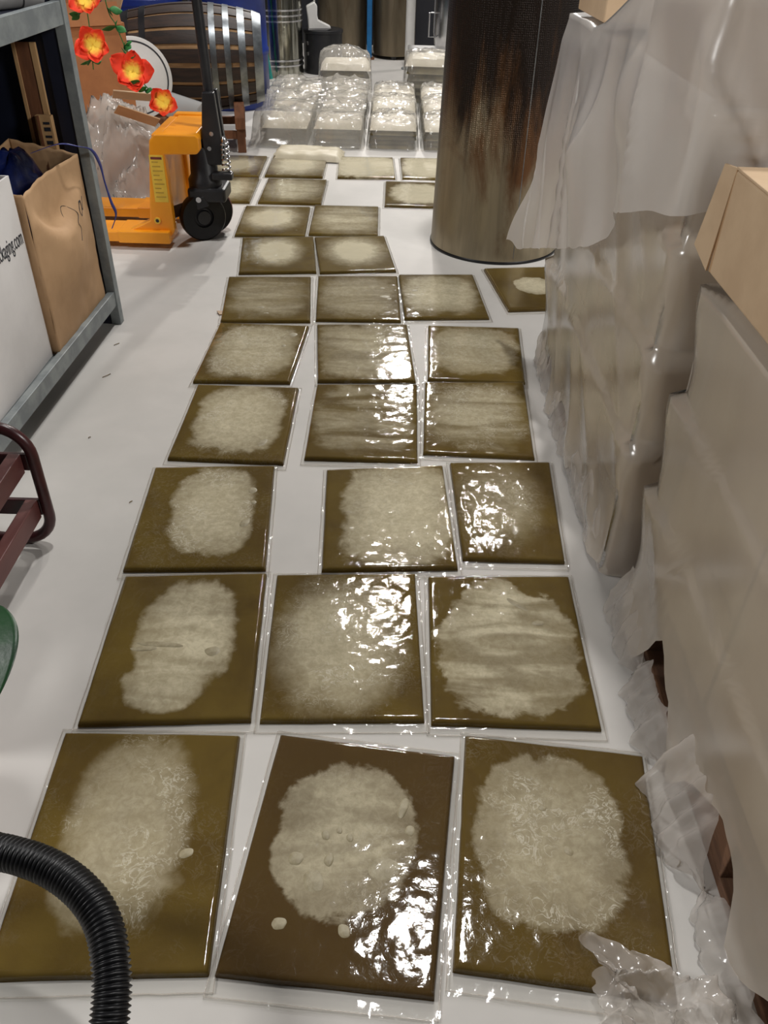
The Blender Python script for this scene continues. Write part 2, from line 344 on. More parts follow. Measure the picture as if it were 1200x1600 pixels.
# ------------------------------------------------------------------ the vacuum-packed slabs
SW, SH, ST = .3305, .4409, .012
def rect(x, y, t, w=SW, h=SH):
    c, s = math.cos(t), math.sin(t)
    return [(x+a*c-b*s, y+a*s+b*c) for a, b in ((-w/2, h/2), (w/2, h/2), (w/2, -h/2), (-w/2, -h/2))]
def pxfloor(px, py, Z=.012):
    a, b = px-600, py-800; u = a*math.cos(roll)+b*math.sin(roll); v = -a*math.sin(roll)+b*math.cos(roll)
    Y = 1270*math.cos(pitch)-v*math.sin(pitch); dz = -1270*math.sin(pitch)-v*math.cos(pitch); t = (Z-H)/dz
    return (u*t, Y*t)
def quad(*pts): return [pxfloor(*p) for p in pts]
slab_seed = [0]
def slab(label, Q, frost, soft=.15, strength=.8, fiber=.3, wave=.0, tone=0, n=30, group=None, bubbles=(), lower=.028, wr=1.0, mat=None, thick=ST, lift=0):
    """Q: corners far-left, far-right, near-right, near-left on the floor; frost: ellipses (u,v,ru,rv,p)"""
    slab_seed[0] += 1; sd = slab_seed[0]
    cx = sum(q[0] for q in Q)/4; cy = sum(q[1] for q in Q)/4
    Ql = [(q[0]-cx, q[1]-cy) for q in Q]
    W = math.dist(Q[0], Q[1]); Hh = math.dist(Q[1], Q[2])
    root = empty('vacuum_pack', label, 'vacuum pack', (cx, cy, .0006+.0004*(sd % 5)+lift), 0, group)
    def pos(u, v):      # u,v in -1..1 (beyond = margin)
        a, b = (u+1)/2, (1-v)/2
        x = (1-b)*((1-a)*Ql[0][0]+a*Ql[1][0])+b*((1-a)*Ql[3][0]+a*Ql[2][0])
        y = (1-b)*((1-a)*Ql[0][1]+a*Ql[1][1])+b*((1-a)*Ql[3][1]+a*Ql[2][1])
        return x, y
    r = .0065
    def prof(u, v):
        d = min((1-abs(u))*W/2, (1-abs(v))*Hh/2)
        if d <= 0: return 0.0
        k = 1-min(d/r, 1); return thick*math.sqrt(max(0, 1-k*k))
    def wob(u, v): return 1+.004*fbm(u*2+sd, v*2, .5, 3)
    edge = [-1, -.997, -.985, -.97, -.945]
    us = edge+list(np.linspace(-.9, .9, n))+[-e for e in reversed(edge)]
    vs = edge+list(np.linspace(-.9, .9, int(n*1.3)))+[-e for e in reversed(edge)]
    V = []; fr = []
    for v in vs:
        for u in us:
            k = wob(u, v); x, y = pos(u*k, v*k); V.append((x, y, prof(u, v)+.0006*(fbm(u*3+sd, v*3, 2)+.6 if abs(u) < .95 and abs(v) < .95 else 0)))
            b = -1.0
            for (eu, ev, ru, rv, pw) in frost:
                q = ((abs(u-eu)/ru)**pw+(abs(v-ev)/rv)**pw)**(1/pw); b = max(b, (1-q)*1.0)
            fr.append(b)
    nx, ny = len(us), len(vs)
    F = [(j*nx+i, j*nx+i+1, (j+1)*nx+i+1, (j+1)*nx+i) for j in range(ny-1) for i in range(nx-1)]
    mb = MB().add(V, F); o = mb.build('gel_sheet', mat or M['gel'], root, smooth=True)
    me = o.data; cnt = len(V)
    for nm, val in (('frost', fr), ('fiber', fiber), ('tone', tone), ('soft', soft), ('strength', strength), ('seed', sd*1.37), ('wave', wave)):
        a = me.attributes.new(nm, 'FLOAT', 'POINT')
        a.data.foreach_set('value', np.array(val, dtype=np.float32) if isinstance(val, list) else np.full(cnt, val, dtype=np.float32))
    # clear bag with a flat sealed margin
    mu = .010/(W/2); mv = .014/(Hh/2); mb_ = lower/(Hh/2)
    uu = [-1-mu, -1-mu*.5, -1-mu*.1]+us+[1+mu*.1, 1+mu*.5, 1+mu]
    vv = [-1-mb_, -1-mb_*.66, -1-mb_*.33, -1-mb_*.07]+vs+[1+mv*.1, 1+mv*.5, 1+mv]
    V = []
    for v in vv:
        for u in uu:
            uo, vo = max(-1.0, min(1.0, u)), max(-1.0, min(1.0, v)); k = wob(uo, vo); out_ = (u != uo or v != vo)
            x, y = pos(u*k, v*k)
            rg = 1-abs(fbm(u*4+sd*3.1, v*5, .3, 3))*2.2
            wk = max(0, rg)**4*.0010*wr
            if out_:
                z = .0012+.0035*max(0, fbm(u*9+sd, v*9, 1.7, 2))
            else:
                z = prof(u, v)+.0012+.0008+wk*sm(0, .12, 1-max(abs(u), abs(v)))+.0006*(fbm(u*3+sd, v*3, 2)+.6)
            jx = .003*fbm(u*3+sd, v*4+5, 0, 2) if out_ else 0
            V.append((x+jx, y+jx, z))
    nx, ny = len(uu), len(vv)
    F = [(j*nx+i, j*nx+i+1, (j+1)*nx+i+1, (j+1)*nx+i) for j in range(ny-1) for i in range(nx-1)]
    MB().add(V, F).build('film_bag', M['bag_film'], root, smooth=True)
    # bright sealed rim of the bag
    rim = []
    ub, vb = 1+mu*.8, 1+mv*.8; lo = -1-mb_*.8
    loop = [(-ub, vb), (ub, vb), (ub, lo), (-ub, lo)]
    path = []
    for i in range(4):
        a, b = loop[i], loop[(i+1) % 4]
        for k in range(14):
            t = k/14; u, v = a[0]+(b[0]-a[0])*t, a[1]+(b[1]-a[1])*t
            x, y = pos(u, v); path.append((x+.0015*nz(u*7, v*7, sd), y+.0015*nz(u*7, v*7, sd+9), .0018+.001*nz(u*9, v*9, sd)))
    MB().tube(path, .0011, 5, closed=True).build('seal_rim', M['scrap'], root, smooth=True)
    for (bu, bv, ra, rb, rot) in bubbles:
        x, y = pos(bu, bv); nseg = 18; V = [(0, 0, .0008)]; F = []
        for ring, (f_, zz) in enumerate(((.6, .0007), (.9, .0004), (1, 0))):
            for k in range(nseg):
                a = 2*math.pi*k/nseg; rr = f_*(1+.18*nz(math.cos(a)*1.3+sd, math.sin(a)*1.3, bu*9))
                px, py = ra*rr*math.cos(a), rb*rr*math.sin(a)
                V.append((px*math.cos(rot)-py*math.sin(rot), px*math.sin(rot)+py*math.cos(rot), zz))
        for k in range(nseg):
            F.append((0, 1+k, 1+(k+1) % nseg))
            for rg_ in range(2): F.append((1+rg_*nseg+k, 1+(rg_+1)*nseg+k, 1+(rg_+1)*nseg+(k+1) % nseg, 1+rg_*nseg+(k+1) % nseg))
        MB().add(V, F).build('air_bubble', M['bubble'], root, smooth=True, loc=(x, y, thick+.0004))
    return root

G = 'vacuum-packed slabs laid out on the floor'
slab('olive vacuum-packed slab partly under the black corrugated hose', quad((101,1143),(375,1147),(326,1522),(-28,1530)),
     [(-.02,.12,.62,.8,2.4),(-.25,-.3,.4,.4,2)], .14, .52, .75, .1, .12, 44, G, [(.62,-.12,.012,.009,.4)])
slab('darkest brownish slab with bubbles and ragged pale centre, between the hose slab and crinkled slab', quad((438,1146),(711,1180),(679,1560),(334,1523)),
     [(-.05,.12,.72,.66,2.2)], .05, .78, .25, .4, .75, 46, G,
     [(-.12,.15,.006,.007,.1),(-.25,.1,.008,.01,.3),(.0,.1,.006,.009,.2),(-.17,-.1,.008,.012,-.2),(-.28,-.28,.017,.02,.3),(.5,.42,.008,.022,-.3),(-.5,-.12,.012,.012,0),(.4,-.12,.03,.02,.2),(.6,.22,.009,.01,0),(.1,-.62,.01,.012,.5),(-.52,-.62,.012,.01,.2)], .034, .7)
slab('olive slab with curly crinkled pale patch, crumpled film lying on its corner', quad((727,1148),(1005,1180),(1061,1567),(708,1515)),
     [(-.08,.1,.74,.74,2.8)], .06, .6, 1.0, .1, .3, 46, G, [(-.15,.35,.008,.006,.2),(.1,.0,.008,.01,.6)], .034, .8)
slab('slab with smooth pale patch split by a long horizontal tear-shaped bubble', quad((195,900),(417,895),(392,1125),(120,1132)),
     [(.05,.1,.62,.78,2.3),(-.1,-.5,.5,.4,2)], .1, 1.0, .1, .4, .05, 40, G, [(-.25,-.05,.05,.008,-.05),(-.45,-.1,.03,.007,.1),(.42,-.16,.018,.014,0)])
slab('slab with fine fibrous pale disc and bright glare on its far corner', quad((432,897),(649,895),(664,1125),(405,1126)),
     [(-.05,-.02,.78,.82,2.2)], .3, .78, .8, .05, .05, 40, G, [(.58,-.02,.012,.018,.5),(.62,.28,.006,.006,0),(.55,.62,.014,.02,.6)])
slab('slab with broad smooth ivory swirl filling it, beside the nearer pallet', quad((669,900),(889,900),(941,1138),(674,1129)),
     [(.02,-.08,.9,.82,3),(-.1,.5,.5,.45,2)], .05, 1.1, .08, .65, .05, 40, G, [(.45,.28,.014,.008,.1),(.2,.55,.03,.008,-.7)])
slab('slab with net-like white crinkles over its pale patch, opposite the dark red cart', quad((242,730),(429,727),(415,888),(191,890)),
     [(.1,.08,.62,.82,2.8)], .12, .8, 1.0, .0, .0, 36, G, [(.68,.45,.013,.014,0),(.72,.2,.008,.008,0),(.62,-.2,.011,.018,-.4)])
slab('slab almost wholly covered by one even ivory patch, touching its glossy neighbour', quad((510,734),(692,727),(716,887),(502,891)),
     [(.18,.04,.86,.96,4)], .1, .88, .25, .05, .0, 36, G)
slab('glossy wet-looking slab with strong glare over its middle, overlapping the ivory slab', quad((703,723),(859,722),(883,877),(723,873)),
     [(-.15,.1,.75,.75,2.4)], .4, .5, .5, .3, .12, 36, G, (), .028, 1.2)
slab('slab with white scratchy rectangular patch and oval bubble near its corner', quad((309,600),(467,605),(443,723),(261,715)),
     [(.02,.08,.8,.88,3)], .12, .85, .9, .05, .0, 32, G, [(.55,-.55,.012,.022,-.5)])
slab('slab of yellowish waves with small white bubble at its far corner', quad((495,600),(652,600),(653,720),(475,715)),
     [(0,.05,.92,.9,3)], .12, .55, .1, .9, .0, 32, G, [(.6,.75,.018,.014,0)], .03, 1.3)
slab('slab mottled in grey and olive with one blurred stripe, beside the farther pallet', quad((664,597),(819,597),(836,715),(661,707)),
     [(0,.05,.9,.88,3)], .2, .68, .7, .65, .05, 32, G)
slab('slab with even scratchy frost and white ring bubble at its far corner', quad((344,504),(483,509),(453,597),(301,595)),
     [(0,.02,.88,.88,3)], .15, .75, .8, .15, .0, 28, G, [(.72,.62,.016,.016,0),(.6,.2,.008,.01,0)])
slab('slab with smooth grey frost and two sharp bright glints along its near side', quad((495,507),(636,507),(650,595),(496,595)),
     [(0,.02,.95,.92,4)], .12, .72, .15, .55, .0, 28, G, [(.3,-.5,.02,.012,.2),(.55,-.68,.02,.008,0)])
slab('slab with ragged pale frost and long scratch, nearest the far pallet corner', quad((669,508),(811,512),(821,597),(668,592)),
     [(-.02,.08,.9,.84,3)], .12, .75, .55, .25, .0, 28, G, [(-.68,-.1,.008,.008,0)])
slab('slab with a scrap of brown tape at its near corner', quad((357,432),(486,432),(485,501),(344,501)),
     [(0,.02,.88,.86,3)], .2, .55, .15, .5, .0, 26, G, [(-.15,-.45,.016,.01,0),(.0,-.7,.01,.006,0)])
slab('olive slab with round white blisters, between the taped slab and half-shadowed slab', quad((497,431),(621,431),(627,501),(493,499)),
     [(0,.02,.9,.86,3)], .18, .55, .3, .4, .0, 26, G, [(.6,.38,.01,.008,0),(.65,-.0,.02,.014,0),(.75,-.1,.01,.01,0)])
slab('slab lying half in the shadow of the steel drum', quad((623,429),(739,429),(765,496),(632,497)),
     [(-.05,.05,.92,.85,3)], .15, .85, .4, .2, .0, 26, G, [(-.65,.2,.014,.01,0)])
slab('slab with a small ragged white centre, squeezed between steel drum and wrapped pallet', rect(.60, 3.27, .14),
     [(.0,.05,.5,.42,2)], .04, 1.0, .2, .0, .15, 24, G)
far = [('slab with an off-centre white glow, row in front of the wheel', (-.579,4.096,.115), [(-.05,.15,.62,.7,2)], .5, 1, 0),
       ('slab with a broad white glow, right beside the off-centre glowing slab', (-.193,4.136,.134), [(.05,.1,.72,.72,2)], .5, 1, 0),
       ('slab with a long white glow, level with the jack wheel', (-.664,4.619,.03), [(-.1,.15,.78,.72,2)], .5, 1, .1),
       ('dull evenly frosted slab beside the slab level with jack wheel', (-.267,4.663,.016), [(.05,.05,.95,.9,3)], .3, .6, .4),
       ('slab half hidden behind the jack wheel, tan frosted', (-1.045,5.19,.02), [(0,.05,.9,.85,3)], .4, .7, .2),
       ('olive frosted slab between jack wheel and the bare floor gap', (-.614,5.198,.004), [(0,.1,.9,.82,3)], .3, .65, .35),
       ('slab with a white oval, cut off by the steel drum', (.14,5.20,.0), [(.1,0,.92,.82,2.4)], .14, 1, 0),
       ('slab with a white haze, behind the jack spring', (-1.065,5.73,.02), [(0,.1,.75,.75,2)], .5, 1, 0),
       ('slab with a grey haze, next to the rolled-up white slab', (-.65,5.76,.009), [(0,.1,.85,.85,2.4)], .5, .9, .1),
       ('cream slab standing apart in the row before the wrapped stacks', (-.185,5.777,.041), [(0,.05,1.1,1.05,4)], .1, 1.0, .1),
       ('cream slab beside the steel drum in the row before the stacks', (.24,5.80,.03), [(.05,.05,1.0,1.02,4)], .12, 1.0, .1)]
K = .8733
for lab, (x, y, t), fr_, so, stg, wv in far:
    slab(lab, rect(x*K, y*K, t), fr_, so, stg*1.3, .1, wv, 0, 22, G, (), .022, 1.0)
# the thicker white slab folded against the wrapped stacks
def whiteslab(u, v):
    x = -.735+.43*u+.012*nz(v*3, u*2); y = 5.17+.265*v+.015*nz(u*3, 4)-.03*u
    e = min(u, 1-u, v, 1-v); z = .006+.034*sm(0, .09, e)+.012*fbm(u*3, v*3, 3)*sm(0, .2, e)
    return (x, y, z)
MB().grid(26, 18, whiteslab).build('folded_gel_pack', M['cream'], smooth=True, label='thick cream slab lying folded against the wrapped stacks', cat='vacuum pack')

# ------------------------------------------------------------------ wrapped stacks of slabs
STK_N = [0]
def stack(label, x, y, z, w, d, h, rz=0, layers=5, top=True, puff=.02):
    STK_N[0] += 1; sd = STK_N[0]*3.7
    root = empty('wrapped_stack', label, 'wrapped stack', (x, y, z), rz, 'film-wrapped stacks of slabs')
    lh = h/layers; rnd = random.Random(STK_N[0])
    for i in range(layers):
        ww, dd = w/2*rnd.uniform(.86, .93), d/2*rnd.uniform(.86, .93); ox, oy = rnd.uniform(-.008, .008), rnd.uniform(-.008, .008)
        last = i == layers-1
        def fn(a, b, ww=ww, dd=dd, i=i):
            u, v = a*2-1, b*2-1; e = 1-max(abs(u), abs(v))
            return (ox+ww*u, oy+dd*v, .002+lh*i+lh*.98*min(1, math.sqrt(max(0, e)/.12))+(.012*fbm(u*2+sd, v*2, i)*sm(0, .3, e) if last else 0))
        MB().grid(13, 13, fn).build('gel_sheet', M['pack_top'] if last else M['pack'], root, smooth=True)
    def film(a, b):
        u, v = (a*2-1)*1.05, (b*2-1)*1.05
        m_ = (abs(u)**5+abs(v)**5)**.2
        k = sm(1.05, .93, m_) if m_ > .9 else 1
        n1 = fbm(u*1.3+sd, v*1.3, .2, 3); rg = max(0, 1-abs(fbm(u*1.7+sd, v*1.7, 1.3, 3))*2.6)
        zz = .004+(h+puff*.5)*k+puff*1.3*max(0, 1-m_*m_)+(.010*n1+.012*rg**3)*(.35+.65*k)
        return (w/2*u*(1+.03*n1), d/2*v*(1+.03*nz(u*3, v*3, sd)), max(.003, zz))
    MB().grid(46, 46, film).build('film_wrap', M['stack_film'], root, smooth=True)
    return root
sx = [-.70, -.36, -.01, .335]
nm = ['beside the barrel end', 'second from the barrel', 'third from the barrel', 'tucked behind the steel drum']
for r_, (yy, hh, rowname) in enumerate(((5.72, .135, 'front row'), (6.195, .15, 'middle row'), (6.67, .14, 'rear row'))):
    for c_ in range(4):
        stack('film-wrapped slab stack in the %s, %s' % (rowname, nm[c_]), sx[c_]+.01*nz(c_, r_, 3), yy+.03*nz(c_, r_, 8), 0, .322, .44, hh+.012*nz(c_, r_), .04*nz(c_, r_, 5))
stack('small bulging wrapped pack resting on the rear stacks before the black tub', -.40, 7.15, 0, .42, .40, .25, .05, 6, puff=.06)
stack('wrapped pack with olive side resting behind the drum', .25, 7.15, 0, .38, .40, .30, -.04, 6, puff=.02)

def cover(a, b):
    x = -.925+.74*a; y = 5.465+1.355*b
    k = sm(-.915, -.865, x+.015*nz(y*4, 2))*sm(5.475, 5.525, y+.012*nz(x*5, 7))*sm(6.84, 6.76, y)
    rg = max(0, 1-abs(fbm(x*3.3, y*2.4, 9.3, 3))*2.5)
    z = .006+.196*k+(.018*fbm(x*4, y*3, 6, 3)+.03*rg**3)*(.3+.7*k)
    return (x+.02*nz(y*6, x*3), y+.02*nz(x*7, 3), max(.004, z))
MB().grid(70, 110, cover).build('loose_film_cover', M['stack_film'], smooth=True, label='loose crumpled clear film spread over the stacks beside the barrel', cat='plastic film')

# ------------------------------------------------------------------ big steel drum
t = empty('steel_drum', 'tall brown-stained stainless steel drum tank on the floor beside wrapped pallet', 'tank', (.48, 3.84, 0))
MB().lathe([(.28, .012), (.2955, .012), (.2955, .02), (.294, .03), (.270, 1.30), (.274, 1.305), (.274, 1.325), (.270, 1.33), (.0, 1.33)], 96).build('shell', M['tank'], t, smooth=40)
MB().lathe([(.0, 0), (.296, 0), (.2985, .003), (.2985, .010), (.296, .013), (.28, .013)], 96).build('base_gasket', M['rubber'], t, smooth=40)
MB().bx(-.0015, .0015, -.001, .001, .0, 1.26).build('weld_seam', M['hoop'], t, loc=(.06, -.2875, .03), rot=(R(-1.08), 0, .2))

# ------------------------------------------------------------------ wrapped pallets
def pallet_load(label, x0, x1, y0, y1, layers, z0, lh, zmin, nxb, nyb, seed, holes=()):
    root = empty('wrapped_pallet_load', label, 'pallet load', (0, 0, 0), 0); root.location = ((x0+x1)/2, (y0+y1)/2, 0)
    ox, oy = (x0+x1)/2, (y0+y1)/2; W, D = x1-x0-.05, y1-y0-.05
    for i in range(3):   # runners and blocks (runners along y)
        px = -W/2+.05+i*(W-.1)/2
        MB().box((px, 0, .011), (.1, D, .022)).build('bottom_board', M['wood'], root, bevel=.002)
        for j in range(3):
            MB().box((px, -D/2+.07+j*(D-.14)/2, .061), (.1, .14, .078)).build('block', M['wood'], root, bevel=.002)
    for j in range(3): MB().box((0, -D/2+.07+j*(D-.14)/2, .111), (W, .14, .022)).build('cross_board', M['wood'], root, bevel=.002)
    for i in range(5): MB().box((-W/2+.06+i*(W-.12)/4, 0, .133), (.12 if i % 2 == 0 else .1, D, .02)).build('deck_board', M['wood'], root, bevel=.002)
    W, D = x1-x0, y1-y0
    rnd = random.Random(seed); bw, bd = (W-.07)/nxb, (D-.07)/nyb
    for l in range(layers):
        for i in range(nxb):
            for j in range(nyb):
                if 0 < i < nxb-1 and 0 < j < nyb-1 and l < layers-1: continue
                MB().box((-W/2+.035+bw*(i+.5), -D/2+.035+bd*(j+.5), z0+lh*(l+.5)), (bw-.006-rnd.random()*.01, bd-.006-rnd.random()*.01, lh-.004)).build('carton', M['kraft_dim'], root, bevel=.004)
    ztop = z0+lh*layers
    # stretch film around the load
    ns, nzr = 200, 64; per = 2*(W+D)
    def around(a, z):
        l = (z-z0)/lh; fl = l-math.floor(l) if 0 <= l < layers else (1 if l >= layers else .15)
        rc = .06-.042*sm(.25, 1, fl)
        w2, d2 = W/2, D/2
        s = a*4
        # rounded rectangle by superposition: walk the four sides
        side = int(s) % 4; u = s-int(s)
        pts = [(-w2, d2), (-w2, -d2), (w2, -d2), (w2, d2)]
        p, q = pts[side], pts[(side+1) % 4]
        L_ = math.dist(p, q); dx, dy = (q[0]-p[0])/L_, (q[1]-p[1])/L_
        uu = u*L_; x, y = p[0]+dx*uu, p[1]+dy*uu
        e = min(uu, L_-uu)
        so = (-.014+.022*sm(.1, .95, fl))*(.22+.78*math.exp(-e/.07)); nx0, ny0 = dy, -dx
        if nx0*x+ny0*y < 0: nx0, ny0 = -nx0, -ny0
        x += nx0*so; y += ny0*so
        if e < rc:      # pull the corner in
            k = 1-e/rc; nx_, ny_ = dy, -dx
            # inward normal (walk is counter-clockwise from far-left)
            cxn, cyn = -x, -y; sgn = 1 if nx_*cxn+ny_*cyn > 0 else -1
            x += sgn*nx_*rc*.29*k*k; y += sgn*ny_*rc*.29*k*k
        return x, y, dx, dy
    mb = MB(); V = []
    for j in range(nzr):
        tj = j/(nzr-1)
        for i in range(ns):
            a = i/ns; zb = zmin+.10*max(0, fbm(a*22+seed, 3.3, 0, 3)-.12)+.02*max(0, nz(a*60, seed))+sum(.11*sm(h0-.012, h0+.012, a)*sm(h1+.012, h1-.012, a) for h0, h1 in holes)
            z = zb+(ztop+.006-zb)*tj
            x, y, dx, dy = around(a, z)
            q = a*per
            n_ = .009*fbm(q*1.9+z*1.2+seed, z*.9+q*.3, .7, 3)+.005*max(0, 1-abs(fbm(q*2.2+z*1.7, z*.8, seed, 2))*3)**2
            l = sm(.16, .0, z); n_ += l*(.022*fbm(q*5, z*5, seed+2, 3)+.006)
            r_ = math.hypot(x, y); sxn, syn = (dy, -dx)
            if sxn*x+syn*y < 0: sxn, syn = -sxn, -syn
            V.append((x+sxn*(n_+.004), y+syn*(n_+.004), z))
    F = [(j*ns+i, j*ns+(i+1) % ns, (j+1)*ns+(i+1) % ns, (j+1)*ns+i) for j in range(nzr-1) for i in range(ns)]
    F.append(tuple((nzr-1)*ns+i for i in range(ns)))
    mb.add(V, F).build('stretch_film', M['wrap'], root, smooth=True)
    return root, ztop
p1, z1 = pallet_load('tall shrink-wrapped pallet of cartons standing beside the steel drum', .525, 1.325, 1.465, 2.67, 4, .143, .222, .004, 2, 3, 3, ((.045, .075), (.10, .135)))
p2, z2 = pallet_load('lower shrink-wrapped pallet of cartons with an open cardboard box on top', .548, 1.348, .18, 1.385, 3, .143, .208, .015, 2, 3, 11, ((.05, .088), (.112, .16), (.185, .22)))

for i_ in range(2):
    MB().box((-.19+.38*i_, -.29, .132+z1-.041), (.37, .58, .172)).build('carton', M['kraft_dim'], p1, bevel=.004)

# loose torn film at the pallet bases (part of each wrapped load)
def loose(root, y0, y1, x0, zt, seed, wid=.05):
    c = root.location
    def fn(a, b):
        y = y0+(y1-y0)*a; e = min(1, min(a, 1-a)*6)
        k = b; rag = .5+.5*fbm(a*5+seed, 1, 0, 3)
        x = x0-(wid*e*(.25+rag))*math.sin(k*1.5)+.010*fbm(a*6, b*3, seed, 3)
        z = zt*(1-k)*(.7+.5*rag)*e+.003+.010*max(0, fbm(a*6, b*4, seed+3, 2))
        return (x-c.x, y-c.y, z)
    MB().grid(60, 12, fn).build('loose_film', M['scrap'], root, smooth=True)
loose(p2, 1.16, 1.40, .552, .14, 2.0, .05)
loose(p2, .93, 1.17, .538, .10, 5.0, .045)
loose(p2, .70, .95, .548, .15, 9.0, .07)
loose(p2, .42, .70, .548, .07, 13.0, .05)
loose(p1, 2.35, 2.66, .535, .18, 21.0, .03)
loose(p1, 1.95, 2.38, .53, .12, 27.0, .03)
loose(p1, 1.50, 2.0, .53, .16, 33.0, .02)

# milky plastic sheet draped over the farther pallet
def drape(a, b):
    Ls, Lf = 1.29, .62; s = a*(Ls+Lf)
    if s < Ls: y = 2.75-s; x = .505; nx_, ny_ = -1, 0
    else: y = 1.45; x = .505+(s-Ls); nx_, ny_ = 0, -1
    k = sm(-.12, .12, s-Ls) if abs(s-Ls) < .12 else (0 if s < Ls else 1)
    nx_, ny_ = -(1-k), -k
    zt = interp(s, [0, .35, .48, .72, 1.0, 1.29, 1.91], [1.042, 1.046, 1.075, 1.15, 1.205, 1.222, 1.222])+.006*nz(s*3)
    zb = interp(s, [0, .06, .4, .85, .94, 1.07, 1.19, 1.29, 1.345, 1.40, 1.50, 1.91], [.365, .375, .495, .655, .72, .80, .845, .87, .885, .90, 1.0, 1.01])+.008*nz(s*20)
    t = b*1.35-.35
    if t < 0:
        i_ = -t*.9; z = zt+.015*fbm(s*3, t*4, 2, 3)
        if s < Ls: return (x+i_, y-.0*i_, z+.02*math.sin(s*9)*(-t))
        return (x+ i_*.1, y+i_, z)
    z = zt+(zb-zt)*t
    diag = s*7.5+(z-zt)*3.2
    f_ = .5+.5*math.sin(diag*2.1+1.3*nz(s*2, z*2)); f2 = max(0, 1-abs(fbm(s*3.2+(z-zt)*1.1, z*.9, 4, 2))*2.6)
    off = .008+.012*sm(0, .12, t)+(.036*f_**2+.034*f2*f2)*sm(.02, .6, t)
    off += .05*sm(.55, 1, t)*sm(.3, 0, s)+.012*nz(s*5, z*5)*t
    return (x+nx_*off, y+ny_*off+(.05*sm(.6, 1, t) if s < .05 else 0), z)
MB().grid(130, 70, drape).build('plastic_sheet', M['drape'], smooth=True, label='milky translucent plastic sheet draped over the taller wrapped pallet', cat='plastic sheet')

# cartons on the pallets
t = empty('cardboard_box', 'closed pale cardboard box on the plastic sheet atop the taller pallet', 'box', (.71, 2.535, 1.058), R(2))
MB().box((0, 0, .09), (.40, .30, .18)).build('body', M['kraft_pale'], t, bevel=.004)
MB().box((-.0, -.075, .1825), (.40, .145, .004)).build('flap', M['kraft_pale'], t)
MB().box((-.0, .075, .1825), (.40, .145, .004)).build('flap', M['kraft_pale'], t)
t = empty('cardboard_box', 'large tan cardboard box with an open end flap on the lower pallet', 'box', (.80, 1.09, .802), R(0))
MB().bx(-.255, .255, -.36, .275, 0, .168).build('body', M['kraft_pale'], t, bevel=.004)
MB().add([(-.253, .279, .170), (-.262, .312, .168), (-.272, .330, .03), (-.258, .284, 0.0),
          (-.249, .279, .170), (-.258, .314, .168), (-.268, .332, .03), (-.254, .286, 0.0)],
         [(0,1,2,3),(7,6,5,4),(0,4,5,1),(1,5,6,2),(2,6,7,3),(3,7,4,0)]).build('end_flap', M['kraft_pale'], t)
MB().bx(-.253, .253, .276, .284, .0, .168).build('end_panel', M['kraft'], t)
MB().bx(-.255, .255, -.36, -.045, .1685, .1725).build('top_flap', M['kraft_pale'], t, bevel=.001)
MB().bx(-.255, .255, -.042, .277, .1685, .1725).build('top_flap', M['kraft_pale'], t, bevel=.001)
def blacksheet(a, b):
    return (.575+.7*a, .25+1.08*b, .789+.006*fbm(a*5, b*8, 2, 3))
MB().grid(20, 30, blacksheet).build('dark_gap_sheet', M['black'], smooth=True, solid=.004, label='black sheet added in the dark gap under the tan cardboard box', cat='plastic sheet')  # added filler, its black stands for the dark gap below the box

# crumpled clear film on the floor by the nearest slab's corner
def crump(a, b):
    x = .335+.185*a; y = .62-.20*b-.10*a+.03*nz(a*4, b*4, 5)
    e = min(a, 1-a, b, 1-b); ed = sm(0, .15, e)
    rg = max(0, 1-abs(fbm(a*2.6+b*1.2, b*3, 7, 3))*2.2)
    x += .03*fbm(a*3, b*6, 2, 3); z = .022+.035*rg*rg*(.3+.7*ed)+.05*sm(.3, 1, a)*ed+.014*fbm(a*8, b*8, 1, 2)
    return (x, y, max(.018, z))
MB().grid(70, 50, crump).build('crumpled_film', M['scrap'], smooth=True, label='crumpled clear plastic film heaped on the floor beside the lower pallet', cat='plastic film')

# ------------------------------------------------------------------ storage rack on the left
RX, RY = -1.03, 2.84
rack = empty('storage_rack', 'grey steel storage rack holding cartons and bags', 'rack', (RX, RY, 0), R(-2.0))
def rpart(name, mat, x0, x1, y0, y1, z0, z1, bev=.0015, parent=None): return MB().bx(x0, x1, y0, y1, z0, z1).build(name, mat, parent or rack, bevel=bev)
for (px, py) in ((0, 0), (-.5, 0), (0, -1.9), (-.5, -1.9)):
    o = rpart('post', M['steel_grey'], px-.004, px+.030, py-.018, py+.018, 0, 1.75)
    rpart('post_shade_strip', M['navy'], px-.052, px-.004, py-.014, py+.016, .0, 1.75, parent=o)  # shade of the post recess, put in as a dark strip
rpart('beam', M['steel_grey'], .002, .026, -1.88, -.018, .075, .128)
rpart('beam', M['steel_grey'], -.526, -.502, -1.88, -.018, .075, .128)
rpart('beam', M['steel_grey'], .002, .026, -1.88, -.018, .968, 1.03)
rpart('beam', M['steel_grey'], -.526, -.502, -1.88, -.018, .968, 1.03)
rpart('cross_beam', M['steel_grey'], -.49, -.06, -.012, .012, .08, .12)
rpart('cross_beam', M['steel_grey'], -.49, -.06, -.012, .012, .975, 1.02)
rpart('shelf_deck', M['steel_grey'], -.50, .0, -1.86, -.02, .100, .118)
rpart('shelf_deck', M['navy'], -.50, .0, -1.86, -.02, 1.0, 1.018)

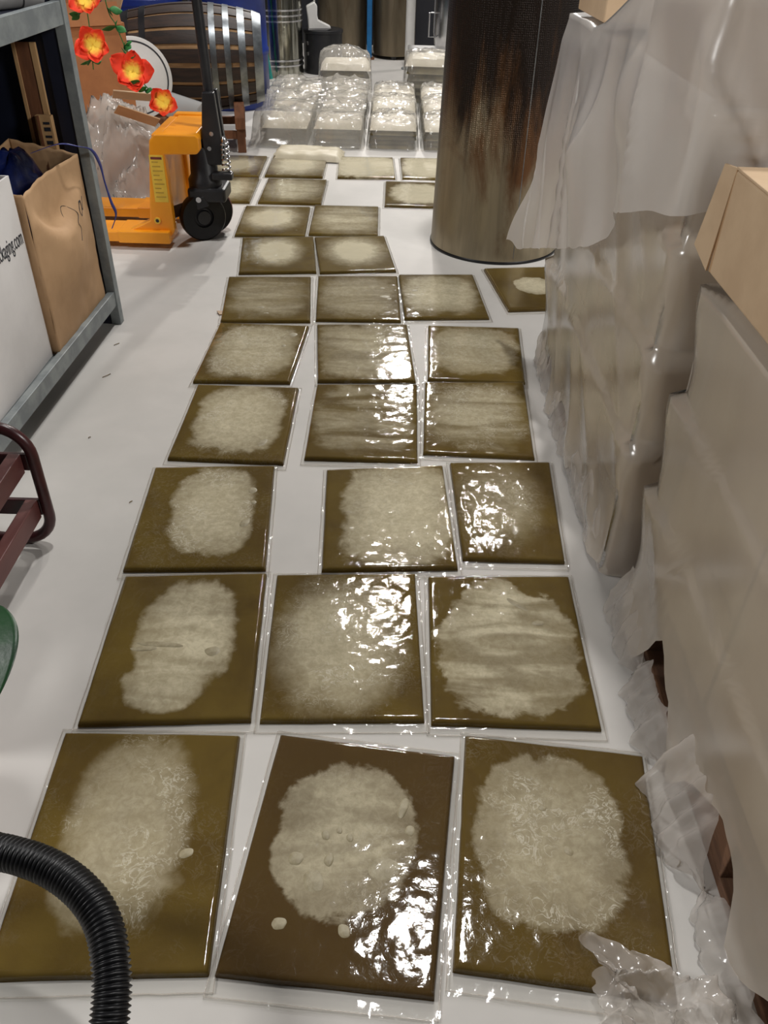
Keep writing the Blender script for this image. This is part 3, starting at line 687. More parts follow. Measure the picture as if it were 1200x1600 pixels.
# white carton with lettering
t = empty('white_carton', 'open white cardboard carton with dark lettering, on the rack', 'carton', (-1.06, 2.325, .119), R(-1))
wz = .545
MB().bx(-.006, 0, -.62, 0, 0, wz).build('side', M['white_card'], t, bevel=.001)
MB().bx(-.20, -.194, -.62, 0, 0, wz).build('side', M['white_card'], t, bevel=.001)
MB().bx(-.194, -.006, -.006, 0, 0, wz).build('side', M['white_card'], t, bevel=.001)
MB().bx(-.194, -.006, -.62, -.614, 0, wz).build('side', M['white_card'], t, bevel=.001)
MB().bx(-.194, -.006, -.614, -.006, 0, .006).build('base', M['kraft'], t)
MB().bx(-.008, -.0061, -.6, -.01, .35, wz-.002).build('inner_liner', M['kraft_red'], t)
fc = bpy.data.curves.new('lettering', 'FONT'); fc.body = 'packaging.com'; fc.size = .05; fc.extrude = .0004; fc.align_x = 'RIGHT'
tmp = bpy.data.objects.new('lettering_src', fc); COL.objects.link(tmp); bpy.context.view_layer.update()
me = bpy.data.meshes.new_from_object(tmp.evaluated_get(bpy.context.evaluated_depsgraph_get())); bpy.data.objects.remove(tmp)
me.name = 'lettering'; me.materials.clear(); me.materials.append(M['ink'])
o = bpy.data.objects.new('lettering', me); o.matrix_local = Matrix.Translation((.0008, -.010, .362)) @ Matrix(((0,0,1,0),(1,0,0,0),(0,1,0,0),(0,0,0,1))) @ Matrix.Diagonal((.66, 1.25, 1, 1))
finish(o, t, label='dark printed lettering on white card')

# kraft paper bag
t = empty('paper_bag', 'tall open brown kraft paper bag creased at its rim, beside white carton', 'paper bag', (-1.04, 2.335, .119), R(-1.5))
BL_, BW_ = .452, .215
def bagwall(p, q, nrm, seed, z_a, z_b):
    def fn(a, b):
        x = p[0]+(q[0]-p[0])*a; y = p[1]+(q[1]-p[1])*a
        zt = z_a+(z_b-z_a)*a+.006*nz(a*7, seed)
        z = zt*b
        o_ = .010*math.sin(math.pi*a)*math.sin(math.pi*min(1, b*1.1))+.006*fbm(a*3, b*3, seed, 3)
        if seed == 1:   # dented fold under the rim
            fold = .80-.16*math.sin(math.pi*min(1, max(0, (a-.12)/.7)))
            o_ += .020*sm(fold+.10, fold, b)*sm(0, fold, b)*math.sin(math.pi*a) - .022*sm(fold, fold+.06, b)*math.sin(math.pi*a)
        return (x+nrm[0]*o_, y+nrm[1]*o_, z)
    return fn
for i, (p, q, nr, za, zb) in enumerate((((-BW_, 0), (0, 0), (0, -1), .50, .49), ((0, 0), (0, BL_), (1, 0), .485, .49), ((0, BL_), (-BW_, BL_), (0, 1), .49, .53), ((-BW_, BL_), (-BW_, 0), (-1, 0), .53, .50))):
    MB().grid(34, 40, bagwall(p, q, nr, i, za, zb)).build('side', M['kraft'], t, smooth=50, solid=.0016)
MB().bx(-BW_+.01, -.01, .01, BL_-.01, 0, .003).build('base', M['kraft'], t)
scr = [(.0, .0), (.02, .03), (.045, .025), (.05, -.0), (.03, -.025), (.045, -.05), (.02, -.085)]
scr2 = [(.075, .0), (.095, .03), (.11, .005), (.09, -.02), (.075, .005), (.105, .03), (.12, -.01), (.15, .03)]
for ps in (scr, scr2):
    sf = bagwall((0, 0), (0, BL_), (1, 0), 1, .485, .49)
    MB().tube([Vector(sf((.26+p.x*.9)/BL_, (.345+p.y*.9)/.4875))+Vector((.0012, 0, 0)) for p in spline([(a, b, 0) for a, b in ps], 40)], .0011, 5).build('pen_scribble', M['ink'], t, label='thin pen scribble')

# glossy navy bag, added black block, wooden pieces inside the rack
def blob(c, r, seed, amp=.12, n=40):
    V = []; F = []
    for j in range(n//2+1):
        th = math.pi*j/(n//2)
        for i in range(n):
            ph = 2*math.pi*i/n; d = Vector((math.sin(th)*math.cos(ph), math.sin(th)*math.sin(ph), math.cos(th)))
            k = 1+amp*fbm(d.x*2+seed, d.y*2, d.z*2, 4)
            V.append((c[0]+r[0]*d.x*k, c[1]+r[1]*d.y*k, c[2]+r[2]*d.z*k))
    for j in range(n//2):
        for i in range(n): F.append((j*n+i, (j+1)*n+i, (j+1)*n+(i+1) % n, j*n+(i+1) % n))
    return MB().add(V, F)
blob((-1.15, 2.565, .40), (.08, .175, .265), 4, .14).build('navy_bag', M['blue_bag'], smooth=True, label='glossy dark navy plastic bag stuffed into the kraft paper bag', cat='bag')
t = empty('dark_rack_block', 'black block added to darken the rack behind the navy bag', 'tub', (-1.40, 2.33, .119))  # added black block where the rack interior is only in shade
MB().bx(-.11, .11, -.35, .35, 0, .70).build('body', M['black'], t, bevel=.015)
MB().bx(-.12, .12, -.36, .36, .70, .73).build('rim', M['black'], t, bevel=.006)
t = empty('crate_lid', 'brown wooden crate lid with pale edge battens leaning inside the rack', 'crate lid', (-1.135, 2.824, .119))
MB().bx(-.032, .012, -.004, .004, 0, .80).build('board', M['wood_brown'], t)
MB().bx(-.044, -.032, -.006, .006, 0, .80).build('batten', M['wood_tan'], t, bevel=.001)
MB().bx(.012, .030, -.006, .006, 0, .80).build('batten', M['wood_tan'], t, bevel=.001)
t = empty('small_crate', 'small tan wooden crate with stencilled marks behind the rack post', 'crate', (-1.122, 2.804, .119))
MB().bx(-.022, .03, -.012, .010, 0, .60).build('body', M['wood_tan'], t, bevel=.002)
MB().bx(-.016, -.008, -.014, -.012, .0, .60).build('slat', M['wood_brown'], t)
for k in range(5): MB().bx(.002, .022, -.0132, -.012, .495+k*.02, .502+k*.02+.004*(k % 2)).build('stencil_mark', M['ink'], t)
# dark panels added so the shaded rack interior turns black
rpart('end_panel', M['navy'], -.50, -.055, -.004, .004, .13, .96)
rpart('shade_back_panel', M['navy'], -.512, -.504, -1.86, -.02, .13, .96)
# on top of the rack
t = empty('grey_pipe', 'grey plastic pipe lying on the top shelf of the rack', 'pipe', (-1.18, 2.55, 1.046), R(62))
MB().lathe([(.020, -.26), (.028, -.26), (.028, .26), (.020, .26), (.020, -.26)], 24, axis='X').build('tube', M['grey_pipe'], t, smooth=40)
MB().lathe([(.028, .19), (.034, .19), (.034, .262), (.028, .262)], 24, axis='X').build('collar', M['grey_pipe'], t, smooth=40)
blob((-1.30, 2.70, 1.085), (.13, .16, .066), 9, .2).build('black_bag', M['black'], smooth=True, label='crumpled black plastic bag on the top shelf of the rack', cat='bag')

# blue strap over the rack post
strap = [(-1.10,2.60,.655),(-1.035,2.66,.668),(-.998,2.72,.648),(-.985,2.80,.618),(-.985,2.855,.56),(-.982,2.862,.50),(-.978,2.88,.43),(-.972,2.89,.385),(-.978,2.84,.352)]
sp = spline(strap, 60); mb = MB(); V = []; F = []
for i, p in enumerate(sp):
    wv = .0075+.003*math.sin(i*.3)
    V += [p+Vector((0, -wv, 0)), p+Vector((.001, wv, 0)), p+Vector((.0025, wv, 0)), p+Vector((.0015, -wv, 0))]
for i in range(len(sp)-1):
    for k in range(4): F.append((i*4+k, i*4+(k+1) % 4, (i+1)*4+(k+1) % 4, (i+1)*4+k))
mb.add(V, F).build('blue_strap', M['blue_strap'], smooth=True, label='thin dark blue plastic strap dangling over the rack post', cat='strap')

# ------------------------------------------------------------------ pallet jack
J = empty('pallet_jack', 'orange hand pallet jack with black pump, handle and steering wheels', 'pallet jack', (-.88, 3.82, 0), 0)
def jp(name, mb, mat, parent=None, bev=.004, sm_=None, **kw): return mb.build(name, mat, parent or J, bevel=bev, smooth=sm_, **kw)
# local coords: x toward the handle (+), forks toward -x, near fork at y=-.17
side = [(-.335, .032), (-.128, .032), (-.092, .075), (-.092, .40), (.045, .405), (.06, .42), (.06, .47), (.05, .482), (-.125, .482), (-.150, .455), (-.195, .125), (-.235, .105), (-.335, .062)]
def sideplate(y0, y1):
    Mx = Matrix(((1,0,0,0),(0,0,1,0),(0,1,0,0),(0,0,0,1)))
    return MB().prism(side, y0, y1, Mx)
jp('frame_side', sideplate(-.185, -.135), M['orange'], bev=.006)
jp('frame_side', sideplate(.215, .265), M['orange'], bev=.006)
jp('frame_back', MB().bx(-.15, -.11, -.135, .215, .09, .47), M['orange'])
jp('frame_top', MB().bx(-.11, .04, -.135, .215, .43, .475), M['orange'])
jp('fork', MB().bx(-1.35, -.335, -.21, -.05, .034, .078), M['orange'])
jp('fork', MB().bx(-1.35, -.335, .13, .29, .034, .078), M['orange'])
jp('fork_heel', MB().bx(-.34, -.11, -.215, -.05, .030, .082), M['orange'])
jp('fork_heel', MB().bx(-.34, -.11, .13, .295, .030, .082), M['orange'])
for y in (-.13, .21):
    jp('fork_roller', MB().lathe([(0, -.03), (.032, -.03), (.033, -.02), (.033, .02), (.032, .03), (0, .03)], 20, axis='Y'), M['rubber'], bev=0, sm_=40, loc=(-1.2, y, .0335))
st_ = jp('warning_sticker', MB().bx(-.158, -.099, -.1868, -.1856, .205, .40), M['sticker'], bev=0)
for k in range(9): MB().bx(-.150, -.107-.008*(k % 3), -.1874, -.1868, .225+k*.018, .230+k*.018).build('print_line', M['print'], st_)
MB().bx(-.152, -.105, -.1874, -.1868, .382, .392).build('print_line', M['redrim'], st_)
jp('pin_bush', MB().lathe([(.008, -.004), (.014, -.004), (.014, .004), (.008, .004), (.008, -.004)], 20, axis='Y'), M['sticker'], bev=0, sm_=40, loc=(-.16, -.187, .125))
jp('pin_hole', MB().lathe([(0, -.003), (.008, -.003), (.008, .003), (0, .003)], 20, axis='Y'), M['black'], bev=0, loc=(-.16, -.186, .125))
# pump
jp('pump_body', MB().lathe([(0, .20), (.07, .20), (.075, .22), (.075, .26), (.062, .28), (.055, .39), (.05, .40), (.018, .40), (.018, .44), (0, .44)], 32), M['black'], bev=0, sm_=40, loc=(.03, .0, 0))
jp('pump_base', MB().box((.045, 0, .205), (.17, .16, .06)), M['black'], bev=.012)
jp('wheel_yoke', MB().box((.02, 0, .155), (.09, .05, .08)), M['black'], bev=.008)
jp('linkage', MB().box((-.05, -.07, .15), (.20, .022, .05), (0, -.35, 0)), M['black'], bev=.006)
jp('yoke_bolt', MB().lathe([(0, -.006), (.012, -.006), (.012, .004), (0, .006)], 16, axis='Y'), M['chrome'], bev=0, sm_=40, loc=(.01, -.085, .19))
for k, y in enumerate((-.045, .045)):
    wroot = MB().lathe([(.045, -.026), (.098, -.026), (.104, -.018), (.104, .018), (.098, .026), (.045, .026), (.045, -.026)], 40, axis='Y').build('steering_wheel', M['rubber'], J, smooth=40, loc=(.01+.018*k, y*1.0, .1045), rot=(0, 0, R(28)))
    MB().lathe([(.0985, -.0275), (.103, -.019), (.1055, -.010), (.1055, .010), (.103, .019), (.0985, .0275)], 40, axis='Y').build('tyre_band', M['redrim'] if k else M['rubber'], wroot, smooth=40)
    MB().lathe([(0, -.03), (.03, -.03), (.034, -.02), (.045, -.016), (.045, .016), (.034, .02), (.03, .03), (0, .03)], 24, axis='Y').build('hub', M['black'], wroot, smooth=40)
# handle
jp('handle_bracket', MB().prism([(-.035, .33), (.035, .33), (.045, .42), (.03, .62), (-.02, .62), (-.04, .45)], -.05, -.02, Matrix(((1,0,0,.085),(0,0,1,0),(0,1,0,0),(0,0,0,1)))), M['black'], bev=.004)
jp('handle_bracket', MB().prism([(-.035, .33), (.035, .33), (.045, .42), (.03, .62), (-.02, .62), (-.04, .45)], .02, .05, Matrix(((1,0,0,.085),(0,0,1,0),(0,1,0,0),(0,0,0,1)))), M['black'], bev=.004)
jp('handle', MB().tube([(.088, 0, .40), (.085, 0, .6), (.070, 0, 1.0), (.060, 0, 1.22)], [.022, .022, .021, .02], 16), M['black'], bev=0, sm_=50)
gp = [(.060+.0, -.0, 1.20), (.058, -.07, 1.24), (.056, -.075, 1.33), (.055, -.04, 1.36), (.055, .04, 1.36), (.056, .075, 1.33), (.058, .07, 1.24), (.060, 0, 1.20)]
jp('handle_grip', MB().tube(spline(gp, 50), .014, 12), M['black'], bev=0, sm_=50)
for (x, z) in ((.09, .46), (.075, .40)):
    jp('bracket_bolt', MB().lathe([(0, -.004), (.009, -.004), (.009, .003), (0, .004)], 14, axis='Y'), M['chrome'], bev=0, sm_=40, loc=(x, -.054, z))
jp('spring', MB().tube([(.140+.017*math.cos(a), -.045+.017*math.sin(a), .30+.125*a/(2*math.pi*6)) for a in np.linspace(0, 2*math.pi*6, 120)], .0045, 8), M['chrome'], bev=0, sm_=60)
jp('spring_cap', MB().lathe([(0, .425), (.014, .425), (.014, .437), (.006, .45), (0, .45)], 16, (.140, -.045, 0)), M['chrome'], bev=0, sm_=40)
jp('release_lever', MB().box((.12, -.045, .285), (.09, .05, .028)), M['black'], bev=.005)

# ------------------------------------------------------------------ barrel on a wooden stand
bx_, by_, bz_ = -1.21, 5.52, .487
Bt = empty('wooden_barrel', 'dark oak barrel with steel hoops lying on a low wooden cradle', 'barrel', (bx_, by_, bz_), R(9))
BLn, BR0, BR1 = .80, .285, .225
def brad(x): return BR1+(BR0-BR1)*math.cos(math.pi*x/BLn*.92)**1 if abs(x) < BLn/2 else BR1
xs = np.linspace(-BLn/2, BLn/2, 15)
MB().lathe([(0, -BLn/2+.04), (brad(BLn/2)-.03, -BLn/2+.04)]+[(brad(x)-.006, x) for x in xs]+[(brad(BLn/2)-.03, BLn/2-.04), (0, BLn/2-.04)], 60, axis='X').build('inner_wall', M['stave_gap'], Bt, smooth=40)
NS = 18
for k in range(NS):
    rnd = random.Random(k); wdt = rnd.uniform(.33, .44)
    a0 = 2*math.pi*(k+.5)/NS-wdt/2*2*math.pi/NS*2; a1 = 2*math.pi*(k+.5)/NS+wdt/2*2*math.pi/NS*2
    V = []; F = []
    for x in xs:
        for a in np.linspace(a0, a1, 4):
            r_ = brad(x)+.002; V.append((x, r_*math.cos(a), r_*math.sin(a)))
        for a in np.linspace(a1, a0, 4):
            r_ = brad(x)-.007; V.append((x, r_*math.cos(a), r_*math.sin(a)))
    for i in range(len(xs)-1):
        for q in range(8): F.append((i*8+q, i*8+(q+1) % 8, (i+1)*8+(q+1) % 8, (i+1)*8+q))
    F.append(tuple(range(8))); F.append(tuple((len(xs)-1)*8+q for q in range(8)))
    MB().add(V, F).build('stave', M['stave'], Bt, smooth=40)
for (x, wd) in ((-.375, .05), (-.27, .035), (.12, .034), (.20, .034), (.285, .04), (.375, .05)):
    MB().lathe([(brad(x-wd/2)+.001, x-wd/2), (brad(x-wd/2)+.005, x-wd/2), (brad(x+wd/2)+.005, x+wd/2), (brad(x+wd/2)+.001, x+wd/2), (brad(x-wd/2)+.001, x-wd/2)], 60, axis='X').build('hoop', M['hoop'] if x > 0 else M['black'], Bt, smooth=40)
MB().lathe([(0, BLn/2-.03), (.2, BLn/2-.03), (.2, BLn/2-.02), (0, BLn/2-.02)], 48, axis='X').build('head', M['stave_gap'], Bt, smooth=40)
MB().lathe([(0, BLn/2-.02), (.025, BLn/2-.02), (.02, BLn/2+.004), (0, BLn/2+.004)], 16, axis='X').build('bung', M['wood_brown'], Bt, smooth=40)
Ct = empty('barrel_cradle', 'low reddish wooden cradle under the oak barrel', 'cradle', (bx_, by_, 0), R(9))
for x in (-.24, .24):
    MB().prism([(-.26, .14), (-.26, .205), (-.2, .285), (-.1, .222), (0, .205), (.1, .222), (.2, .285), (.26, .205), (.26, .14)], -.03, .03, Matrix(((0,0,1,x),(1,0,0,0),(0,1,0,0),(0,0,0,1)))).build('saddle', M['wood_brown'], Ct, bevel=.003)
    for y in (-.2, .2): MB().box((x, y, .07), (.05, .05, .14)).build('leg', M['wood_brown'], Ct, bevel=.003)
for y in (-.2, .2): MB().box((0, y, .10), (.43, .03, .045)).build('rail', M['wood_brown'], Ct, bevel=.003)

# ------------------------------------------------------------------ left background clutter
t = empty('tall_carton', 'brown cardboard carton standing with one corner forward behind the rack', 'carton', (-1.60, 4.73, 0), R(34))
MB().bx(-.17, .17, -.17, .17, 0, .76).build('body', M['kraft_red'], t, bevel=.004)
MB().box((0.172, .02, .81), (.004, .30, .13), (0, .45, 0)).build('flap', M['kraft'], t)
MB().box((0, -.172, .80), (.30, .004, .10), (-.3, 0, 0)).build('flap', M['kraft_red'], t)
t = empty('tall_carton', 'taller reddish cardboard carton behind the corner-forward carton', 'carton', (-2.0, 5.2, 0), R(20))
MB().bx(-.22, .22, -.2, .2, 0, 1.25).build('body', M['kraft_red'], t, bevel=.004)
MB().bx(-.03, .03, -.2015, -.2, .6, 1.25).build('tape_strip', M['kraft'], t)
# white lid
t = empty('round_lid', 'round white lid with black rim line leaning behind the flower garland', 'lid', (-1.45, 5.03, .45), 0)
MB().lathe([(0, -.012), (.19, -.012), (.205, -.006), (.205, .006), (.19, .010), (0, .010)], 56, axis='Y').build('disc', M['white'], t, smooth=40, rot=(R(-10), 0, R(28)))
MB().lathe([(.176, -.0135), (.184, -.0135), (.184, -.0115), (.176, -.0115), (.176, -.0135)], 56, axis='Y').build('rim_line', M['ink'], t, smooth=40, rot=(R(-10), 0, R(28)))
t = empty('drum_stool', 'dark box stand carrying the round white lid', 'stand', (-1.42, 5.10, 0))
MB().bx(-.10, .10, -.06, .06, 0, .245).build('body', M['wood_brown'], t, bevel=.004)
# heap of crumpled plastic with cardboard scraps
def heap(a, b):
    u, v = a*2-1, b*2-1; m_ = math.hypot(u, v*.9)
    rg = max(0, 1-abs(fbm(u*2.0+3, v*2.2, 5, 4))*2.1)
    base = .44*sm(1.05, .25, math.hypot(u*.95+.05, (v-.35)*.95))
    z = base*(.86+.2*fbm(u*1.5, v*1.5, 8, 3))+.10*rg*rg*sm(1.1, .5, m_)
    return (-1.32+.38*u+.02*fbm(v*4, u*4, 2), 4.29+.18*v+.012*fbm(u*4, v*4, 1), max(.006, z))
HP = empty('plastic_heap', 'heap of crumpled milky plastic wrapping behind the pallet jack', 'plastic heap')
MB().grid(80, 80, heap).build('film', M['scrap'], HP, smooth=True)
def heap2(a, b):
    x, y, z = heap(.08+a*.84, .08+b*.84); return (x, y, max(.004, z*.86-.012))
MB().grid(40, 40, heap2).build('paper_filling', pmat('dull_paper', srgb(178, 165, 155), srgb(150, 134, 120), rough=.8, scale=6), HP, smooth=True)
MB().box((-1.26, 4.30, .50), (.19, .10, .006), (-.5, .12, .35)).build('cardboard_scrap', M['kraft_pale'], bevel=.001, label='pale torn cardboard scrap on top of the plastic heap', cat='cardboard')
MB().box((-1.23, 4.21, .43), (.20, .07, .006), (-.7, .38, .5)).build('cardboard_scrap', M['kraft'], bevel=.001, label='folded brown cardboard strip sticking out of the plastic heap', cat='cardboard')
t = empty('plastic_cup', 'large frosted plastic beaker lying on the plastic heap', 'beaker', (-1.05, 4.34, .44), R(-20))
MB().lathe([(.0, -.11), (.05, -.11), (.054, -.1), (.066, .11), (.07, .112), (.07, .118), (.062, .118), (.05, -.1), (0, -.104)], 40, axis='X').build('body', M['cup'], t, smooth=40, rot=(0, R(14), 0))
# garlands
def flower(parent, c, size, rot, seed):
    root = bpy.data.objects.new('flower', None); root.empty_display_size = .02; root.location = c; root.rotation_euler = rot; finish(root, parent)
    rnd = random.Random(seed)
    for layer, (mat, sc, npet, lift) in enumerate(((M['petal'], 1.0, 5, 0), (M['petal'], .6, 4, .006))):
        for k in range(npet):
            a = 2*math.pi*k/npet+rnd.uniform(-.12, .12)+layer*.5; s_ = size*sc*rnd.uniform(.8, 1.2)
            def fn(u, v):
                l = u*s_; wd = s_*.5*math.sin(math.pi*(.06+.90*u)**1.1)*(v-.5)*2
                z = lift+.45*l*(.35+.5*u)+.18*s_*((v-.5)*2)**2*u+.004*nz(u*6, v*6, seed+k)
                return (l*math.cos(a)-wd*math.sin(a), l*math.sin(a)+wd*math.cos(a), z)
            MB().grid(7, 6, fn).build('petal', mat, root, smooth=True, solid=.0006)
    return root
def gleaf(parent, c, size, rot, seed):
    def fn(u, v):
        wd = size*.33*math.sin(math.pi*min(1, .04+u*.96))*(v-.5)*2
        return (u*size, wd, .25*size*u*(1-u)-abs(wd)*.3)
    return MB().grid(8, 5, fn).build('leaf', M['garland_leaf'], parent, smooth=True, loc=c, rot=rot, solid=.0006)
def garland(label, pts, flowers, leaves, seed):
    g = empty('flower_garland', label, 'garland', pts[-1])
    o0 = Vector(pts[-1]); P = [Vector(p)-o0 for p in pts]
    MB().tube(spline(P, 60), .0022, 6).build('stem', M['garland_leaf'], g, smooth=True)
    rnd = random.Random(seed)
    for i, (c, s_, r_) in enumerate(flowers): flower(g, Vector(c)-o0, s_, r_, seed+i)
    for i, (c, s_) in enumerate(leaves):
        for q in range(3):
            gleaf(g, Vector(c)-o0, s_*rnd.uniform(.8, 1.1), (rnd.uniform(.5, 1.1), rnd.uniform(-.5, .5), rnd.uniform(0, 6.28)), seed)
garland('short artificial garland with two red and yellow flowers, next to the rack', [(-1.27, 3.86, 1.45), (-1.275, 3.86, 1.0), (-1.27, 3.86, .86), (-1.285, 3.86, .68)],
        [((-1.262, 3.84, .935), .062, (R(75), 0, .2)), ((-1.262, 3.84, .775), .075, (R(80), R(20), .3))],
        [((-1.30, 3.85, .88), .05), ((-1.285, 3.85, .715), .05)], 3)
garland('long artificial garland trailing red and yellow flowers over the white lid', [(-1.20, 3.88, 1.45), (-1.195, 3.88, .95), (-1.165, 3.88, .84), (-1.13, 3.87, .74), (-1.09, 3.87, .64), (-1.03, 3.87, .58), (-1.0, 3.87, .555)],
        [((-1.115, 3.85, .675), .085, (R(72), 0, .1)), ((-1.0, 3.85, .565), .062, (R(80), R(15), 0))],
        [((-1.18, 3.87, .90), .055), ((-1.165, 3.87, .84), .055), ((-1.14, 3.86, .77), .05), ((-1.13, 3.86, .735), .05), ((-1.085, 3.83, .635), .05), ((-1.07, 3.83, .61), .045)], 17)

# ------------------------------------------------------------------ back of the hall
def drum(label, x, y, r_, h, mat):
    t = empty('plastic_drum', label, 'drum', (x, y, 0))
    MB().lathe([(0, 0), (r_*.95, 0), (r_, .02), (r_, h*.32), (r_*1.03, h*.33), (r_*1.03, h*.36), (r_, h*.37), (r_, h*.66), (r_*1.03, h*.67), (r_*1.03, h*.70), (r_, h*.71), (r_*.99, h*.95), (r_*.93, h), (0, h)], 48).build('body', mat, t, smooth=40)
    MB().lathe([(r_*.94, h-.012), (r_*1.02, h-.012), (r_*1.02, h+.012), (r_*.94, h+.012)], 48).build('lid_ring', M['black'], t, smooth=40)
    return t
drum('tall blue plastic drum behind the barrel end', -1.215, 6.75, .27, 1.05, M['blue'])
drum('blue plastic drum half hidden behind the middle of the barrel', -1.80, 6.55, .30, 1.0, M['blue'])
t = empty('settling_tank', 'slim shiny steel tank with ring bands behind the wrapped stacks', 'tank', (-1.02, 8.05, 0))
MB().lathe([(0, 0), (.2, 0), (.205, .01), (.2, .06), (.2, 1.5), (0, 1.5)], 48).build('shell', M['glass_steel'], t, smooth=40)
for z in (.09, .13, .42, .46, .50, .74):
    MB().lathe([(.2, z-.008), (.208, z-.006), (.208, z+.006), (.2, z+.008)], 48).build('band', M['chrome'], t, smooth=40)
MB().tube([(-1.18, 7.62, .88), (-1.135, 7.66, .55), (-1.06, 7.70, .02)], .016, 12).build('teal_pole', M['teal'], smooth=50, label='teal plastic pole leaning against the slim steel tank', cat='pole')
t = empty('black_drum', 'black plastic drum with white boot on its lid', 'drum', (-.655, 8.22, 0))
MB().lathe([(0, 0), (.165, 0), (.17, .02), (.17, .31), (.178, .315), (.178, .335), (.17, .34), (0, .34)], 40).build('body', M['black'], t, smooth=40)
for z in (.16, .24): MB().box((-.125, -.118, z), (.02, .012, .028), (0, 0, -.8)).build('latch', M['chrome'], t, bevel=.002)
t = empty('rubber_boot', 'white rubber boot standing on the black drum', 'boot', (-.715, 8.12, .34), R(8))
bp = [(-.055, 0), (.10, 0), (.135, .012), (.135, .03), (.09, .05), (.03, .075), (.022, .11), (.024, .18), (.0, .21), (-.07, .175), (-.058, .08)]
MB().prism(bp, -.04, .04, Matrix(((1,0,0,0),(0,0,1,0),(0,1,0,0),(0,0,0,1)))).build('boot_body', M['white'], t, bevel=.018, smooth=60)
MB().prism([(-.058, 0), (.10, 0), (.138, .012), (.138, .018), (-.058, .016)], -.042, .042, Matrix(((1,0,0,0),(0,0,1,-.003),(0,1,0,0),(0,0,0,1)))).build('sole', M['grey_pipe'], t, bevel=.002)
MB().tube([(0, 0, .20), (.005, 0, .30), (.004, 0, .55)], .008, 8).build('pull_cord', M['white'], t, smooth=True)
def btank(label, x, y, r_):
    t = empty('storage_tank', label, 'tank', (x, y, 0))
    MB().lathe([(0, .03), (r_*.97, .03), (r_, .06), (r_, 1.4), (r_*.9, 1.48), (0, 1.5)], 56).build('shell', M['tank2'], t, smooth=40)
    for k in range(3):
        a = 2*math.pi*k/3+.5; MB().lathe([(0, 0), (.03, 0), (.03, .04), (0, .04)], 16, (r_*.75*math.cos(a), r_*.75*math.sin(a), 0)).build('foot', M['black'], t)
    MB().lathe([(r_, .62), (r_+.008, .625), (r_+.008, .645), (r_, .65)], 56).build('band', M['hoop'], t, smooth=40)
btank('brown stained storage tank behind the black drum', -.535, 9.15, .235)
btank('stained storage tank beside the white pole', -.03, 9.15, .205)
t = empty('blue_post', 'bright blue painted post between the two storage tanks', 'post', (-.268, 9.0, 0))
MB().bx(-.024, .024, -.024, .024, .012, 1.5).build('upright', M['blue_rail'], t, bevel=.004)
MB().bx(-.05, .05, -.05, .05, 0, .012).build('foot_plate', M['wood_brown'], t)
t = empty('white_pole', 'white vertical pipe standing beside the stained tank', 'pipe', (.115, 8.48, 0))
MB().lathe([(0, .01), (.042, .01), (.042, 1.6), (0, 1.6)], 24).build('tube', M['white'], t, smooth=40)
MB().lathe([(0, 0), (.07, 0), (.07, .012), (.045, .016), (0, .016)], 24).build('flange', M['steel_grey'], t, smooth=40)
t = empty('steel_vat', 'round steel vat with handle behind the big drum', 'vat', (.59, 8.02, 0))
MB().lathe([(0, .18), (.2, .2), (.27, .27), (.285, .36), (.285, .75), (.27, .8), (0, .85)], 48).build('shell', M['chrome'], t, smooth=40)
for a in (.6, 2.2, 3.9, 5.4): MB().tube([(.2*math.cos(a), .2*math.sin(a), .22), (.22*math.cos(a), .22*math.sin(a), 0)], .018, 10).build('leg', M['hoop'], t, smooth=40)
MB().tube([(-.27, -.09, .335), (-.325, -.11, .335), (-.325, -.11, .51), (-.27, -.09, .51)], .007, 10).build('handle', M['chrome'], t, smooth=40)
t = empty('grey_crate', 'low pale grey crate on the floor behind the wrapped packs', 'crate', (.24, 7.5, 0))
MB().bx(-.14, .14, -.1, .1, 0, .29).build('body', M['grey_pipe'], t, bevel=.008)
MB().bx(-.15, .15, -.11, .11, .29, .312).build('rim', M['grey_pipe'], t, bevel=.004)

# ------------------------------------------------------------------ dark red cart on the left
Cx, Cy = -.812, 1.55
cart = empty('tubular_cart', 'dark red tubular metal cart frame with flat rails on the floor', 'cart', (Cx, Cy, 0))
def loop_path(y, x0, x1, z0, z1, r_):
    P = []
    for (cx_, cz_, a0) in ((x1-r_, z1-r_, 0), (x0+r_, z1-r_, 90), (x0+r_, z0+r_, 180), (x1-r_, z0+r_, 270)):
        for k in range(9):
            a = R(a0+90*k/8); P.append((cx_+r_*math.cos(a), y, cz_+r_*math.sin(a)))
    return P
for y in (0, -.62): MB().tube(loop_path(y, -.20, 0, .0145, .335, .075), .0135, 14, closed=True).build('end_loop', M['cart'], cart, smooth=True)
for z in (.245, .115):
    for y in (-.002, -.618): MB().box((-.10, y, z), (.178, .012, .044)).build('cross_bar', M['cart'], cart, bevel=.002)
for z, x in ((.245, -.028), (.115, -.02)):
    MB().box((x-.008, -.31, z), (.028, .60, .052)).build('rail', M['cart_rail'], cart, bevel=.002)
    MB().box((-.172, -.31, z), (.028, .60, .052)).build('rail', M['cart_rail'], cart, bevel=.002)

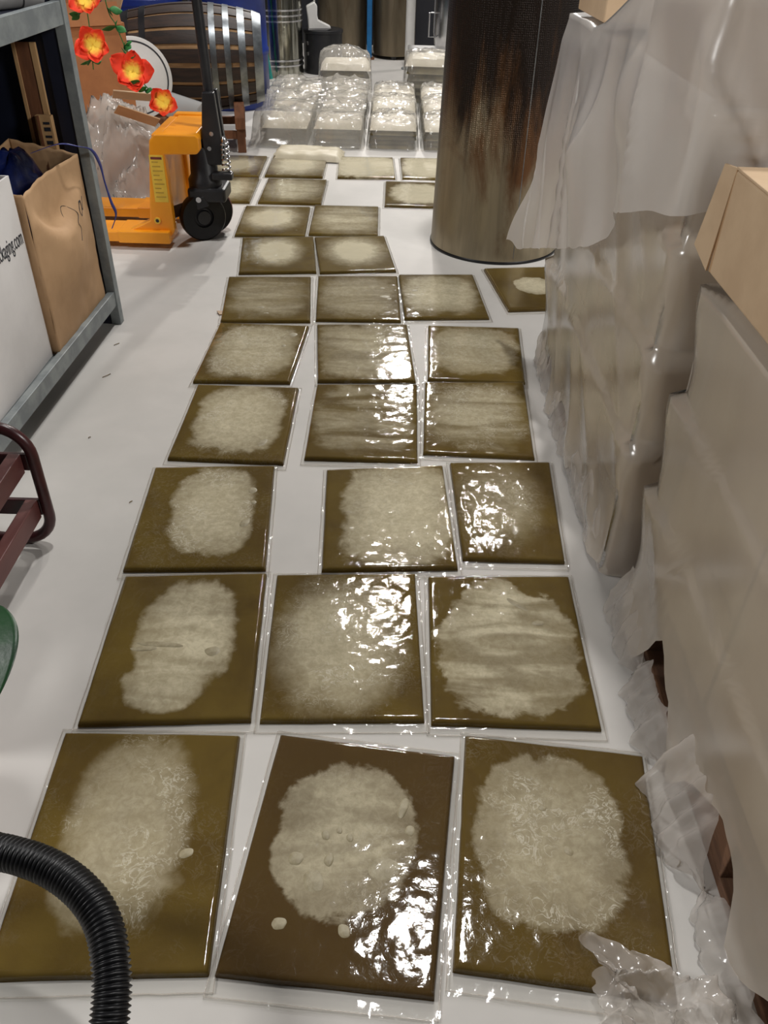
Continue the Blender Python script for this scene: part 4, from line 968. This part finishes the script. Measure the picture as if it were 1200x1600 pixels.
# ------------------------------------------------------------------ plant (mostly beyond the frame)
pl = empty('potted_plant', 'dark green broad-leaved potted plant beside the cart', 'plant', (-.875, .76, 0))
MB().lathe([(0, 0), (.08, 0), (.11, .17), (.118, .17), (.118, .20), (.104, .20), (.10, .17), (0, .165)], 32).build('pot', M['terracotta'], pl, smooth=40)
def bigleaf(base, tip, wid, bend, nrm):
    B0, T0 = Vector(base), Vector(tip); ax = (T0-B0); L_ = ax.length; ax.normalize(); Nn = Vector(nrm); Nn = (Nn-ax*Nn.dot(ax)).normalized(); S_ = ax.cross(Nn)
    def fn(u, v):
        wd = wid*math.sin(math.pi*min(1, (u*.97+.015)**.85))**.8*(v-.5)*2
        return tuple(B0+ax*(u*L_)+S_*wd+Nn*(bend*math.sin(math.pi*u)+abs(wd)*.25))
    lf = MB().grid(20, 11, fn).build('leaf', M['leaf'], pl, smooth=True, solid=.001)
    MB().tube([Vector(fn(u, .5))+Nn*.002 for u in np.linspace(.02, .96, 16)], [.0035*(1-.7*u) for u in np.linspace(0, 1, 16)], 6).build('midrib', M['vein'], lf, smooth=True)
    MB().tube(spline([(0, 0, .16), (B0.x*.3, B0.y*.3, B0.z*.7), tuple(B0)], 12), .005, 8).build('stalk', M['leaf'], pl, smooth=True)
bigleaf((.295, .11, .45), (.337, -.045, .40), .042, .012, (.1, -.2, 1))
bigleaf((-.1, .02, .42), (-.30, .05, .40), .07, .02, (0, 0, 1))
bigleaf((.0, -.1, .40), (.03, -.30, .36), .07, .02, (0, 0, 1))
bigleaf((-.05, .08, .45), (-.12, .28, .46), .06, .02, (0, 0, 1))

# ------------------------------------------------------------------ corrugated hose
hp = spline([(-1.05, .50, .03), (-.85, .60, .10), (-.66, .635, .19), (-.535, .615, .215), (-.44, .585, .22), (-.37, .535, .215), (-.335, .47, .20), (-.325, .40, .17), (-.33, .30, .10), (-.36, .15, .035), (-.42, -.05, .027)], 760)
d_ = [0]
for i in range(1, len(hp)): d_.append(d_[-1]+(hp[i]-hp[i-1]).length)
MB().tube(hp, [.0232+.0022*math.sin(2*math.pi*s_/.0068) for s_ in d_], 20).build('corrugated_hose', M['rubber'], smooth=True, label='thick black corrugated hose arching above the floor', cat='hose')

# ------------------------------------------------------------------ floor litter
x, y = pxfloor(345, 490, 0)
MB().box((x, y, .003), (.022, .03, .003), (.1, .2, .5)).build('tape_scrap', M['tape'], label='tiny scrap of brown tape on the floor by a slab', cat='scrap')
for px, py, s_, lab in ((160, 590, .02, 'bent dry stalk on the floor beside the rack beam'), (178, 540, .014, 'short dry stalk on the floor before the rack post'),
        (202, 786, .006, 'dark speck on the floor beside the net-crinkled slab'), (138, 685, .005, 'lone tiny speck on bare floor between cart and slabs'),
        (1000, 1085, .006, 'tiny brown speck on the floor beside the ivory swirl slab'), (1058, 1355, .008, 'brown speck on the floor under the torn pallet film')):
    x, y = pxfloor(px, py, 0)
    MB().tube(spline([(x, y, .0015), (x+s_*.6, y+s_*.5, .003), (x+s_, y+s_*1.3, .0015)], 8), .0012, 5).build('litter_bit', M['darkstain'], label=lab, cat='litter', group='specks of litter on the floor')
